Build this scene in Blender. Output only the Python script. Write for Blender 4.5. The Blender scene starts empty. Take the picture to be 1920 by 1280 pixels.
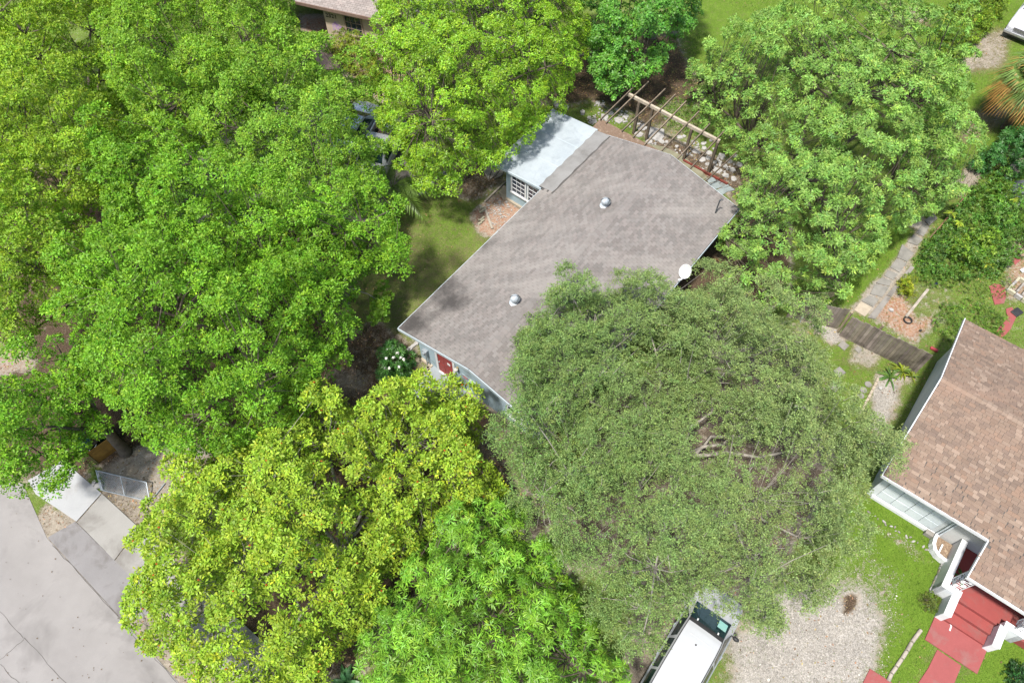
import bpy, bmesh, math, random
import numpy as np
from mathutils import Vector, Matrix

# ------------------------------------------------------------------ camera, sky, sun, exposure
SC = bpy.context.scene
COL = SC.collection
FPX, TH, CH = 1380.0, math.atan(820.0 / 1380.0), 30.0
cd = bpy.data.cameras.new('camera')
cam = bpy.data.objects.new('camera', cd)
COL.objects.link(cam)
cam.location = (0, 0, CH)
cam.rotation_euler = (TH, 0, 0)
cd.sensor_width = 36.0
cd.lens = FPX / 1920.0 * 36.0
cd.clip_start = 0.1
cd.clip_end = 1000.0
SC.camera = cam

SUN_EL = math.radians(67)
SUN_AZ = (-0.62, -0.785)                     # horizontal direction towards the sun
w = bpy.data.worlds.new('World')
SC.world = w
w.use_nodes = True
nt = w.node_tree
bg = nt.nodes['Background']
sky = nt.nodes.new('ShaderNodeTexSky')
sky.sky_type = 'NISHITA'
sky.sun_disc = False
sky.sun_elevation = SUN_EL
sky.sun_rotation = math.atan2(SUN_AZ[0], SUN_AZ[1])
sky.air_density = 1.0
sky.dust_density = 2.5
sky.ozone_density = 1.0
nt.links.new(sky.outputs[0], bg.inputs[0])
bg.inputs[1].default_value = 0.125
sl = bpy.data.lights.new('sun', 'SUN')
sl.energy = 4.1
sl.angle = math.radians(4.5)
sl.color = (1.0, 0.955, 0.88)
so = bpy.data.objects.new('sun', sl)
COL.objects.link(so)
sd = Vector((SUN_AZ[0] * math.cos(SUN_EL), SUN_AZ[1] * math.cos(SUN_EL), math.sin(SUN_EL)))
so.rotation_euler = sd.to_track_quat('Z', 'Y').to_euler()
so.location = (-20, 30, 60)
SC.view_settings.view_transform = 'Standard'
SC.view_settings.look = 'None'
SC.view_settings.gamma = 1.0
SC.view_settings.use_curve_mapping = False
SC.view_settings.exposure = 0.90
SC.cycles.max_bounces = 6
SC.cycles.diffuse_bounces = 3
SC.cycles.glossy_bounces = 2
SC.cycles.transmission_bounces = 4
SC.cycles.transparent_max_bounces = 4
SC.cycles.use_denoising = True

RNG = np.random.default_rng(7)
random.seed(7)


# ------------------------------------------------------------------ survey: a photo point at a known height -> place in the world
def P(px, py, z=0.0):
    a, b = px - 960.0, py - 640.0
    s, c = math.sin(TH), math.cos(TH)
    d = (a, s * FPX - b * c, -c * FPX - b * s)
    t = (z - CH) / d[2]
    return Vector((d[0] * t, d[1] * t, z))


def P2(px, py, z=0.0):
    v = P(px, py, z)
    return np.array([v.x, v.y])


# ------------------------------------------------------------------ tags
def tag(o, label=None, cat=None, group=None, kind=None):
    if label: o['label'] = label
    if cat: o['category'] = cat
    if group: o['group'] = group
    if kind: o['kind'] = kind
    return o


def thing(name, label, cat, loc=(0, 0, 0), rz=0.0, group=None):
    o = bpy.data.objects.new(name, None)
    o.empty_display_size = 0.2
    COL.objects.link(o)
    o.location = loc
    o.rotation_euler = (0, 0, rz)
    return tag(o, label, cat, group)


def copy_tree(o, parent=None):
    c = o.copy()
    COL.objects.link(c)
    c.parent = parent
    for ch in [x for x in COL.objects if x.parent == o]:
        copy_tree(ch, c)
    return c


# ------------------------------------------------------------------ mesh builder
class MB:
    def __init__(s):
        s.v = []; s.f = []; s.t = []; s.cur = None; s.sm = False

    def face(s, idx):
        s.f.append(tuple(idx)); s.t.append(s.cur)

    def add(s, vs, fs):
        n = len(s.v)
        s.v.extend([tuple(x) for x in vs])
        for f in fs: s.face([i + n for i in f])

    def hexa(s, b, t):                      # bottom 4 (ccw seen from above), top 4
        s.add(list(b) + list(t), [(3, 2, 1, 0), (4, 5, 6, 7), (0, 1, 5, 4), (1, 2, 6, 5), (2, 3, 7, 6), (3, 0, 4, 7)])

    def box(s, c, d, rz=0.0, M=None):
        x, y, z = d[0] / 2, d[1] / 2, d[2] / 2
        vs = [Vector(p) for p in ((-x, -y, -z), (x, -y, -z), (x, y, -z), (-x, y, -z), (-x, -y, z), (x, -y, z), (x, y, z), (-x, y, z))]
        R = M if M is not None else Matrix.Rotation(rz, 3, 'Z')
        vs = [R @ p + Vector(c) for p in vs]
        s.hexa(vs[:4], vs[4:])

    def bar(s, a, b, w, h, up=(0, 0, 1), ext=0.0):   # a box from a to b
        a, b = Vector(a), Vector(b)
        x = (b - a).normalized()
        a = a - x * ext; b = b + x * ext
        y = Vector(up).cross(x)
        if y.length < 1e-4: y = Vector((0, 1, 0)).cross(x)
        y.normalize()
        z = x.cross(y)
        y = y * w / 2; z = z * h / 2
        s.hexa([a - y - z, b - y - z, b + y - z, a + y - z], [a - y + z, b - y + z, b + y + z, a + y + z])

    def prism(s, poly, z0, z1, bevel=0.0):
        poly = [Vector((p[0], p[1], 0)) for p in poly]
        ar = sum(poly[i].x * poly[(i + 1) % len(poly)].y - poly[(i + 1) % len(poly)].x * poly[i].y for i in range(len(poly)))
        if ar < 0: poly = poly[::-1]
        n = len(poly)
        c = sum(poly, Vector()) / n
        rings = [(poly, z0), (poly, z1 - bevel)] if bevel else [(poly, z0), (poly, z1)]
        if bevel:
            rings.append(([p + (c - p).normalized() * bevel for p in poly], z1))
        base = len(s.v)
        for ps, z in rings:
            s.v.extend([(p.x, p.y, z) for p in ps])
        for r in range(len(rings) - 1):
            for i in range(n):
                j = (i + 1) % n
                s.face((base + r * n + i, base + r * n + j, base + (r + 1) * n + j, base + (r + 1) * n + i))
        s.face([base + (len(rings) - 1) * n + i for i in range(n)])
        s.face([base + i for i in reversed(range(n))])

    def tube(s, path, rad, n=6, cap=True):
        path = [Vector(p) for p in path]
        if not hasattr(rad, '__len__'): rad = [rad] * len(path)
        base = len(s.v)
        ref = None
        for i, p in enumerate(path):
            d = (path[min(i + 1, len(path) - 1)] - path[max(i - 1, 0)])
            d = d.normalized() if d.length > 1e-7 else Vector((0, 0, 1))
            if ref is None:
                ref = Vector((0, 0, 1)) if abs(d.z) < 0.9 else Vector((1, 0, 0))
            y = d.cross(ref)
            if y.length < 1e-4: y = d.orthogonal()
            y.normalize(); z = y.cross(d); ref = z
            for k in range(n):
                a = 2 * math.pi * k / n
                s.v.append(tuple(p + (y * math.cos(a) + z * math.sin(a)) * rad[i]))
        for i in range(len(path) - 1):
            for k in range(n):
                j = (k + 1) % n
                s.face((base + i * n + k, base + (i + 1) * n + k, base + (i + 1) * n + j, base + i * n + j))
        if cap:
            s.face([base + k for k in range(n)])
            s.face([base + (len(path) - 1) * n + k for k in reversed(range(n))])

    def lathe(s, prof, c=(0, 0, 0), n=16):   # prof: (r, z)
        base = len(s.v)
        for r, z in prof:
            for k in range(n):
                a = 2 * math.pi * k / n
                s.v.append((c[0] + r * math.cos(a), c[1] + r * math.sin(a), c[2] + z))
        for i in range(len(prof) - 1):
            for k in range(n):
                j = (k + 1) % n
                s.face((base + i * n + k, base + i * n + j, base + (i + 1) * n + j, base + (i + 1) * n + k))
        s.face([base + k for k in reversed(range(n))])
        s.face([base + (len(prof) - 1) * n + k for k in range(n)])

    def grid(s, pts):                       # rows of points
        base = len(s.v); m = len(pts[0])
        for r in pts: s.v.extend([tuple(p) for p in r])
        for i in range(len(pts) - 1):
            for j in range(m - 1):
                s.face((base + i * m + j, base + i * m + j + 1, base + (i + 1) * m + j + 1, base + (i + 1) * m + j))

    def mesh(s, name, mats, off=None):
        me = bpy.data.meshes.new(name)
        vs = s.v if off is None else [(a - off[0], b - off[1], c - off[2]) for a, b, c in s.v]
        me.from_pydata(vs, [], s.f)
        if True:
            at = me.attributes.new('tint', 'FLOAT_COLOR', 'FACE')
            arr = np.ones((len(s.f), 4), np.float32)
            for i, t in enumerate(s.t):
                if t is not None: arr[i, :3] = t
            at.data.foreach_set('color', arr.ravel())
        for m in (mats if isinstance(mats, (list, tuple)) else [mats]): me.materials.append(m)
        if s.sm:
            me.polygons.foreach_set('use_smooth', [True] * len(me.polygons))
        me.update()
        return me

    def build(s, name, mat, parent=None, local=True, smooth=None):
        """vertices in the parent's own frame (local) or in the world (local=False)"""
        off = None
        if parent is not None and not local:
            p = parent; off = Vector()
            while p is not None: off = off + Vector(p.location); p = p.parent
        me = s.mesh(name, mat, off)
        o = bpy.data.objects.new(name, me)
        COL.objects.link(o)
        o.parent = parent
        if smooth:
            me.polygons.foreach_set('use_smooth', [True] * len(me.polygons))
            me.set_sharp_from_angle(angle=math.radians(smooth))
        return o


def bevel(o, wd=0.01, seg=1):
    m = o.modifiers.new('bevel', 'BEVEL')
    m.width = wd; m.segments = seg; m.limit_method = 'ANGLE'
    return o


# ------------------------------------------------------------------ materials
MATS = {}


def newmat(name):
    m = bpy.data.materials.new(name)
    m.use_nodes = True
    MATS[name] = m
    n = m.node_tree
    return m, n, n.nodes['Principled BSDF']


def node(n, t, **kw):
    x = n.nodes.new(t)
    for k, v in kw.items(): setattr(x, k, v)
    return x


def noise(n, scale, detail=5, rough=0.6, co=None, dist=0.0):
    x = n.nodes.new('ShaderNodeTexNoise')
    x.inputs['Scale'].default_value = scale
    x.inputs['Detail'].default_value = detail
    x.inputs['Roughness'].default_value = rough
    x.inputs['Distortion'].default_value = dist
    if co is not None: n.links.new(co, x.inputs['Vector'])
    return x


def ramp(n, fac, stops):
    r = n.nodes.new('ShaderNodeValToRGB')
    e = r.color_ramp.elements
    while len(e) < len(stops): e.new(0.5)
    for i, (p, c) in enumerate(stops):
        e[i].position = p
        e[i].color = (*c, 1) if hasattr(c, '__len__') else (c, c, c, 1)
    n.links.new(fac, r.inputs[0])
    return r.outputs[0]


def mix(n, fac, a, b, mode='MIX'):
    x = n.nodes.new('ShaderNodeMix')
    x.data_type = 'RGBA'; x.blend_type = mode
    for sock, v in ((x.inputs[0], fac), (x.inputs[6], a), (x.inputs[7], b)):
        if isinstance(v, (int, float)): sock.default_value = v
        elif hasattr(v, '__len__'): sock.default_value = (*v, 1)
        else: n.links.new(v, sock)
    return x.outputs[2]


def math_(n, op, a, b=0.0):
    x = n.nodes.new('ShaderNodeMath'); x.operation = op
    for i, v in enumerate((a, b)):
        if isinstance(v, (int, float)): x.inputs[i].default_value = v
        else: n.links.new(v, x.inputs[i])
    return x.outputs[0]


def bumpn(n, h, bs, strength=0.4, dist=0.02):
    b = n.nodes.new('ShaderNodeBump')
    b.inputs['Strength'].default_value = strength
    b.inputs['Distance'].default_value = dist
    n.links.new(h, b.inputs['Height'])
    n.links.new(b.outputs[0], bs.inputs['Normal'])


def coords(n):
    return n.nodes.new('ShaderNodeTexCoord').outputs['Object']


def mat(name, col, col2=None, scale=3.0, rough=0.8, spec=0.3, metal=0.0, bump=0.0, bscale=40.0, tint=False, stain=None, sscale=0.6, lo=0.35, hi=0.7):
    """painted or raw surface: two tones mixed by noise, optional stains and fine relief"""
    m, n, b = newmat(name)
    co = coords(n)
    c2 = col2 if col2 else tuple(min(1, x * 0.75) for x in col)
    c = ramp(n, noise(n, scale, 6, 0.62, co).outputs[0], [(lo, col), (hi, c2)])
    fine = ramp(n, noise(n, bscale * 2, 3, 0.6, co).outputs[0], [(0.3, 0.86), (0.7, 1.12)])
    c = mix(n, 1.0, c, fine, 'MULTIPLY')
    if stain:
        f = ramp(n, noise(n, sscale, 5, 0.65, co, 0.4).outputs[0], [(0.52, 0.0), (0.68, 0.8)])
        c = mix(n, f, c, stain)
    if tint:
        a = node(n, 'ShaderNodeAttribute', attribute_name='tint')
        c = mix(n, 1.0, c, a.outputs['Color'], 'MULTIPLY')
    n.links.new(c, b.inputs['Base Color'])
    b.inputs['Roughness'].default_value = rough
    b.inputs['Specular IOR Level'].default_value = spec
    b.inputs['Metallic'].default_value = metal
    if bump:
        bumpn(n, noise(n, bscale, 5, 0.65, co).outputs[0], b, bump, 0.02)
    return m


def leafmat(name, rough=0.5, tr=(1.4, 1.5, 0.4), fac=0.26, spec=0.25):
    m, n, b = newmat(name)
    a = node(n, 'ShaderNodeAttribute', attribute_name='tint').outputs['Color']
    n.links.new(a, b.inputs['Base Color'])
    b.inputs['Roughness'].default_value = rough
    b.inputs['Specular IOR Level'].default_value = spec
    t = n.nodes.new('ShaderNodeBsdfTranslucent')
    n.links.new(mix(n, 1.0, a, tr, 'MULTIPLY'), t.inputs[0])
    ms = n.nodes.new('ShaderNodeMixShader')
    ms.inputs[0].default_value = fac
    n.links.new(b.outputs[0], ms.inputs[1]); n.links.new(t.outputs[0], ms.inputs[2])
    n.links.new(ms.outputs[0], n.nodes['Material Output'].inputs['Surface'])
    return m


LEAF = leafmat('leaf')
LEAF_GLOSS = leafmat('leaf_gloss', 0.42, (1.35, 1.5, 0.4), 0.26, 0.3)
LEAF_OAK = leafmat('leaf_oak', 0.6, (1.2, 1.3, 0.6), 0.18, 0.25)
BARK = mat('bark', (0.13, 0.105, 0.08), (0.06, 0.05, 0.038), 5, 0.9, bump=0.6, bscale=18)
BARK_PALE = mat('bark_pale', (0.30, 0.275, 0.24), (0.16, 0.145, 0.125), 5, 0.9, bump=0.5, bscale=18)
WOOD = mat('old_wood', (0.20, 0.165, 0.13), (0.10, 0.085, 0.07), 3, 0.9, bump=0.5, bscale=25, tint=True)
WOOD_GREY = mat('grey_wood', (0.36, 0.32, 0.27), (0.20, 0.175, 0.145), 3, 0.9, bump=0.5, bscale=25, tint=True)
WHITE = mat('white_paint', (0.62, 0.63, 0.64), (0.50, 0.51, 0.53), 2, 0.55, bump=0.1)
DARKM = mat('black_plastic', (0.02, 0.02, 0.022), (0.035, 0.035, 0.035), 6, 0.5)
STEEL = mat('galvanised', (0.27, 0.30, 0.33), (0.20, 0.23, 0.255), 8, 0.5, 0.4, 0.2)


# ------------------------------------------------------------------ numpy helpers for areas
def inpoly(pts, poly):
    """signed distance, positive inside"""
    poly = np.asarray(poly, float)
    x, y = pts[:, 0], pts[:, 1]
    ins = np.zeros(len(pts), bool)
    dist = np.full(len(pts), 1e9)
    n = len(poly)
    for i in range(n):
        a, b = poly[i], poly[(i + 1) % n]
        c = ((a[1] > y) != (b[1] > y))
        with np.errstate(divide='ignore', invalid='ignore'):
            xi = (b[0] - a[0]) * (y - a[1]) / (b[1] - a[1] + 1e-12) + a[0]
        ins ^= c & (x < xi)
        ab = b - a
        t = np.clip(((pts - a) @ ab) / (ab @ ab + 1e-12), 0, 1)
        d = np.hypot(*(pts - (a + t[:, None] * ab)).T)
        dist = np.minimum(dist, d)
    return np.where(ins, dist, -dist)


_vn = {}


def vnoise(p, scale, seed=0):
    """smooth value noise on 2D or 3D points, about -1..1"""
    p = np.asarray(p, float) / scale
    if seed not in _vn: _vn[seed] = np.random.default_rng(seed + 99).uniform(-1, 1, (32, 32, 32))
    T = _vn[seed]
    if p.shape[1] == 2: p = np.c_[p, np.full(len(p), 0.37)]
    i = np.floor(p).astype(int); f = p - i
    f = f * f * (3 - 2 * f)
    r = 0
    for a in (0, 1):
        for b in (0, 1):
            for c in (0, 1):
                wgt = (f[:, 0] if a else 1 - f[:, 0]) * (f[:, 1] if b else 1 - f[:, 1]) * (f[:, 2] if c else 1 - f[:, 2])
                r = r + wgt * T[(i[:, 0] + a) % 32, (i[:, 1] + b) % 32, (i[:, 2] + c) % 32]
    return r


def wpoly(pxs, z=0.0):
    return np.array([P2(x, y, z) for x, y in pxs])


# ------------------------------------------------------------------ the ground: one sheet with areas of lawn, dirt, gravel
#   (photo outline, grass, dry, gravel, red earth, mulch, soft edge in m)
ZONES = [
    # under the street trees: bare brown earth
    ([(-300, 300), (560, 330), (720, 420), (700, 560), (640, 760), (560, 830), (300, 900), (-300, 900)], .10, .5, 0, 0, .75, .8),
    # lawn beside the blue house
    ([(700, 470), (760, 400), (800, 340), (900, 330), (960, 420), (900, 480), (780, 610), (730, 660), (620, 640), (660, 540)], .86, .56, 0, 0, .10, .7),
    ([(770, 400), (850, 365), (920, 400), (890, 460), (800, 480)], .95, .40, 0, 0, .0, .5),
    ([(600, 640), (700, 600), (780, 640), (800, 720), (700, 760), (600, 730)], .25, .6, .05, 0, .65, .5),
    ([(620, 700), (700, 700), (700, 770), (620, 770)], .05, .6, .35, 0, .5, .4),
    # rubble and red earth by the annexe
    ([(880, 400), (930, 360), (990, 380), (930, 450), (890, 440)], .02, .6, .35, .55, .2, .3),
    # shaded strip left of the annexe
    ([(820, 330), (930, 270), (950, 340), (890, 380), (820, 350)], .25, .5, .15, 0, .6, .4),
    # yard behind the house, shaded
    ([(1020, 190), (1060, 110), (1260, 60), (1330, 200), (1300, 260), (1200, 220), (1130, 190)], .30, .45, 0, .05, .85, .6),
    ([(1230, 190), (1310, 190), (1350, 250), (1300, 270), (1240, 220)], .62, .45, 0, .1, .2, .4),
    ([(1180, 220), (1300, 280), (1420, 320), (1420, 400), (1340, 350), (1240, 280)], .18, .5, .2, .15, .6, .4),
    # side yard right of the house
    ([(1180, 560), (1360, 400), (1480, 400), (1480, 560), (1300, 640)], .04, .5, 0, .15, .85, .4),
    # front garden under the trees
    ([(560, 760), (860, 700), (960, 800), (1010, 920), (900, 960), (660, 1280), (420, 1280), (480, 900)], .03, .5, .2, .04, .75, .6),
    ([(860, 790), (960, 790), (1010, 900), (980, 930), (900, 860)], .02, .5, .35, .03, .55, .4),
    ([(880, 755), (955, 815), (950, 840), (880, 800)], .0, .5, .05, .55, .5, .15),
    ([(940, 800), (1500, 620), (1560, 900), (1440, 1120), (1000, 1050)], .20, .5, .25, 0, .55, .8),
    # left strip by the gate
    ([(180, 880), (290, 820), (420, 830), (330, 930), (290, 1000), (200, 920)], .05, .7, .45, .03, .45, .3),
    ([(200, 925), (290, 930), (300, 1000), (285, 1005)], .35, .8, .05, .30, .3, .2),
    ([(165, 880), (190, 870), (200, 915), (180, 920)], .8, .4, 0, 0, .2, .15),
    ([(-60, 640), (50, 650), (60, 690), (-60, 720)], .05, .7, .25, .4, .2, .3),
    # verge by the street
    ([(60, 985), (140, 960), (200, 915), (360, 1060), (420, 1200), (230, 1170)], .05, .8, .3, .1, .5, .2),
    ([(60, 985), (88, 948), (140, 975), (90, 1012)], .25, .95, .15, .25, .3, .15),
    ([(230, 1150), (300, 1120), (420, 1290), (330, 1290)], .12, .8, .35, .15, .4, .2),
    # garden strip between oak and fence
    ([(1540, 610), (1590, 630), (1690, 690), (1660, 760), (1610, 860), (1560, 800)], .80, .35, .18, .08, .0, .4),
    ([(1640, 690), (1700, 700), (1660, 830), (1620, 800)], .10, .6, .75, .05, .1, .3),
    ([(1500, 590), (1570, 615), (1590, 640), (1560, 650)], .1, .5, .75, 0, .1, .2),
    ([(1600, 640), (1660, 660), (1640, 700), (1590, 680)], .4, .6, .55, .15, .0, .25),
    # mown lawn in front of the white house
    ([(1560, 950), (1650, 930), (1760, 1010), (1800, 1100), (1760, 1180), (1700, 1290), (1620, 1300), (1650, 1160), (1560, 1080)], .93, .10, .05, 0, 0, .5),
    ([(1560, 1060), (1640, 1030), (1700, 1090), (1660, 1150), (1560, 1130)], .62, .2, .40, 0, 0, .6),
    ([(1650, 985), (1700, 1010), (1750, 1050), (1740, 1060), (1690, 1030), (1640, 990)], .60, .3, .5, 0, 0, .15),
    # sandy gravel drive
    ([(1360, 1300), (1380, 1190), (1470, 1120), (1600, 1110), (1672, 1160), (1660, 1230), (1610, 1300)], .22, .5, .9, 0, 0, .9),
    ([(1400, 1100), (1500, 1080), (1520, 1150), (1420, 1180)], .32, .4, .65, 0, 0, .5),
    ([(1360, 1200), (1440, 1180), (1460, 1230), (1400, 1260)], .30, .4, .75, 0, 0, .5),
    ([(1180, 1130), (1300, 1060), (1420, 1100), (1380, 1190), (1230, 1300), (1180, 1300)], .05, .5, .35, .1, .5, .5),
    ([(1580, 1118), (1606, 1112), (1608, 1140), (1582, 1160)], .0, .5, .0, 0, 1.0, .15),
    ([(1800, 1290), (1860, 1200), (1990, 1150), (1990, 1400), (1800, 1400)], .97, .1, 0, 0, 0, .3),
    # far garden on the right
    ([(1590, 580), (1605, 555), (1660, 480), (1690, 430), (1725, 400), (1745, 420), (1715, 470), (1690, 510), (1640, 590)], .14, .5, .55, .05, .2, .3),
    ([(1560, 560), (1620, 480), (1680, 420), (1720, 430), (1600, 570)], .9, .2, .05, 0, 0, .3),
    ([(1660, 560), (1720, 540), (1760, 600), (1720, 650), (1640, 600)], .30, .4, .15, .55, 0, .35),
    ([(1700, 540), (1760, 530), (1800, 580), (1720, 600)], .6, .4, .05, .40, 0, .35),
    ([(1880, 470), (1960, 400), (1960, 560), (1890, 560)], .4, .5, .05, .50, 0, .3),
    # open grass top right
    ([(1280, -200), (2000, -200), (2000, 330), (1840, 380), (1640, 100), (1300, 120)], .93, .25, 0, 0, 0, .6),
    ([(1820, 60), (1910, 50), (1880, 130), (1840, 130), (1800, 140)], .42, .9, .25, .22, 0, .5),
    ([(1660, 0), (1760, 20), (1740, 50), (1660, 20)], .5, .9, .0, .3, 0, .35),
    ([(1790, 240), (1880, 180), (1900, 220), (1800, 280)], .6, .85, .15, 0, 0, .5),
    ([(1780, 350), (1830, 290), (1840, 330), (1800, 370)], .3, .8, .3, .15, 0, .3),
    # planting by the beige house
    ([(560, 30), (760, 20), (780, 130), (720, 190), (600, 110)], .12, .8, .15, .5, .1, .4),
]


def build_ground():
    fx = np.arange(-31, 36.01, 0.28); fy = np.arange(-9, 50.01, 0.28)
    ox = np.array([40, 50, 70, 110, 180, 300.0])
    xs = np.concatenate([-ox[::-1] + 3, fx, ox]); ys = np.concatenate([-ox[::-1], fy, ox + 14])
    X, Y = np.meshgrid(xs, ys)
    pts = np.c_[X.ravel(), Y.ravel()]
    A = np.zeros((len(pts), 5))
    A[:] = (.7, .35, .05, .05, .2)
    jit = vnoise(pts, 1.1, 3) * 0.35 + vnoise(pts, 0.45, 4) * 0.2
    for pz, g, dry, gr, red, mu, soft in ZONES:
        d = inpoly(pts, wpoly(pz)) + jit * min(1.0, soft * 2.2)
        k = np.clip(d / soft * 0.5 + 0.5, 0, 1)
        k = (k * k * (3 - 2 * k))[:, None]
        A = A * (1 - k) + k * np.array([g, dry, gr, red, mu])
    Z = vnoise(pts, 2.3, 5) * 0.012 - 0.015
    me = bpy.data.meshes.new('ground')
    nx, ny = len(xs), len(ys)
    idx = np.arange(nx * ny).reshape(ny, nx)
    q = np.stack([idx[:-1, :-1], idx[:-1, 1:], idx[1:, 1:], idx[1:, :-1]], -1).reshape(-1, 4)
    fill(me, np.c_[pts, Z], q)
    for i, nm in enumerate(('grass', 'dry', 'gravel', 'red', 'mulch')):
        at = me.attributes.new('area_' + nm, 'FLOAT', 'POINT')
        at.data.foreach_set('value', A[:, i].astype(np.float32))
    m, n, b = newmat('ground')
    co = coords(n)
    at = {k: node(n, 'ShaderNodeAttribute', attribute_name='area_' + k).outputs['Fac'] for k in ('grass', 'dry', 'gravel', 'red', 'mulch')}
    n1 = noise(n, 1.3, 6, 0.7, co).outputs[0]
    n2 = noise(n, 9, 6, 0.72, co).outputs[0]
    n3 = noise(n, 34, 4, 0.7, co).outputs[0]
    n4 = noise(n, 3.2, 6, 0.75, co, 0.5).outputs[0]
    sand = ramp(n, n2, [(0.25, (0.17, 0.145, 0.115)), (0.5, (0.26, 0.225, 0.18)), (0.75, (0.36, 0.32, 0.27))])
    mulch = ramp(n, n3, [(0.3, (0.028, 0.020, 0.014)), (0.52, (0.075, 0.052, 0.034)), (0.68, (0.17, 0.125, 0.085)), (0.8, (0.30, 0.24, 0.18))])
    red = ramp(n, n2, [(0.3, (0.21, 0.095, 0.055)), (0.6, (0.36, 0.21, 0.14)), (0.75, (0.42, 0.33, 0.26))])
    v = node(n, 'ShaderNodeTexVoronoi'); v.inputs['Scale'].default_value = 34
    n.links.new(co, v.inputs['Vector'])
    gravel = mix(n, ramp(n, n2, [(0.40, 0.0), (0.62, 0.75)]), (0.335, 0.315, 0.285), (0.22, 0.20, 0.17))
    gravel = mix(n, 1.0, gravel, ramp(n, v.outputs['Color'], [(0.1, 0.62), (0.5, 1.0), (0.9, 1.25)]), 'MULTIPLY')
    green = ramp(n, n3, [(0.28, (0.030, 0.062, 0.008)), (0.5, (0.095, 0.165, 0.018)), (0.75, (0.165, 0.245, 0.036))])
    dry = ramp(n, n3, [(0.28, (0.050, 0.046, 0.020)), (0.5, (0.140, 0.128, 0.060)), (0.75, (0.25, 0.215, 0.12))])

    def mask(w_, ns, width=0.16):           # the area's edge frays along the noise
        x = math_(n, 'SUBTRACT', w_, ns)
        x = math_(n, 'DIVIDE', x, width)
        x = math_(n, 'ADD', x, 0.5)
        x.node.use_clamp = True
        return x
    nm = math_(n, 'ADD', math_(n, 'MULTIPLY', n2, 0.62), math_(n, 'MULTIPLY', n4, 0.62))
    nm = math_(n, 'MULTIPLY', math_(n, 'SUBTRACT', nm, 0.34), 1.75)
    nb = math_(n, 'ADD', math_(n, 'MULTIPLY', n3, 0.5), math_(n, 'MULTIPLY', n4, 0.75))
    nb = math_(n, 'MULTIPLY', math_(n, 'SUBTRACT', nb, 0.34), 1.75)
    c = mix(n, mask(at['mulch'], nb, 0.3), sand, mulch)
    c = mix(n, mask(at['red'], nm, 0.3), c, red)
    c = mix(n, mask(at['gravel'], nb, 0.25), c, gravel)
    gcol = mix(n, mask(at['dry'], nm, 0.5), green, dry)
    c = mix(n, mask(at['grass'], nb, 0.22), c, gcol)
    c = mix(n, 1.0, c, ramp(n, n1, [(0.3, 0.82), (0.7, 1.12)]), 'MULTIPLY')
    n.links.new(c, b.inputs['Base Color'])
    b.inputs['Roughness'].default_value = 0.95
    b.inputs['Specular IOR Level'].default_value = 0.1
    bumpn(n, n3, b, 0.8, 0.05)
    me.materials.append(m)
    o = bpy.data.objects.new('ground', me)
    COL.objects.link(o)
    tag(o, kind='structure')
    return pts, A


def fill(me, verts, faces, tint=None, smooth=False):
    """bulk mesh: verts (N,3), faces (M,k)"""
    verts = np.asarray(verts, np.float32); faces = np.asarray(faces, np.int32)
    m, k = faces.shape
    me.vertices.add(len(verts)); me.vertices.foreach_set('co', verts.ravel())
    me.loops.add(m * k); me.loops.foreach_set('vertex_index', faces.ravel())
    me.polygons.add(m); me.polygons.foreach_set('loop_start', np.arange(0, m * k, k, dtype=np.int32))
    if smooth: me.polygons.foreach_set('use_smooth', np.ones(m, bool))
    me.update(calc_edges=True)
    if tint is not None:
        at = me.attributes.new('tint', 'FLOAT_COLOR', 'FACE')
        t4 = np.ones((m, 4), np.float32); t4[:, :3] = tint
        at.data.foreach_set('color', t4.ravel())


def norm(a):
    return a / (np.linalg.norm(a, axis=-1, keepdims=True) + 1e-9)


def leaves_mesh(name, pos, d, nrm, ln, wd, tint, mat_, parent=None, off=(0, 0, 0), kind=None, wide=0.55, droop=0.0, fold=0.14):
    """every leaf a folded blade: base, two sides, tip (2 triangles), or 4 triangles when it droops"""
    N = len(pos)
    d = norm(d); s = norm(np.cross(d, nrm)); u = np.cross(s, d)
    ln = np.broadcast_to(ln, (N,))[:, None]; wd = np.broadcast_to(wd, (N,))[:, None]
    pos = pos - np.asarray(off)
    if droop:
        b = pos
        m1 = pos + d * ln * 0.5
        l = m1 + s * wd * 0.5 + u * wd * fold
        r = m1 - s * wd * 0.5 + u * wd * fold
        t = pos + d * ln - u * ln * droop
        m1 = m1 + u * 0.0
        V = np.stack([b, l, r, m1, t], 1).reshape(-1, 3)
        i = (np.arange(N) * 5)[:, None]
        F = np.concatenate([np.stack([i + 0, i + 2, i + 3], 1), np.stack([i + 0, i + 3, i + 1], 1), np.stack([i + 3, i + 2, i + 4], 1), np.stack([i + 3, i + 4, i + 1], 1)], 1).reshape(-1, 3)
        T = np.repeat(tint, 4, 0)
    else:
        m1 = pos + d * ln * wide
        l = m1 + s * wd * 0.5 + u * wd * fold
        r = m1 - s * wd * 0.5 + u * wd * fold
        V = np.stack([pos, r, pos + d * ln, l], 1).reshape(-1, 3)
        i = (np.arange(N) * 4)[:, None]
        F = np.concatenate([np.stack([i, i + 1, i + 2], 1), np.stack([i, i + 2, i + 3], 1)], 1).reshape(-1, 3)
        T = np.repeat(tint, 2, 0)
    me = bpy.data.meshes.new(name)
    fill(me, V, F, T)
    me.materials.append(mat_)
    o = bpy.data.objects.new(name, me)
    COL.objects.link(o)
    o.parent = parent
    if kind: o['kind'] = kind
    return o


GPTS, GA = build_ground()


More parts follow.
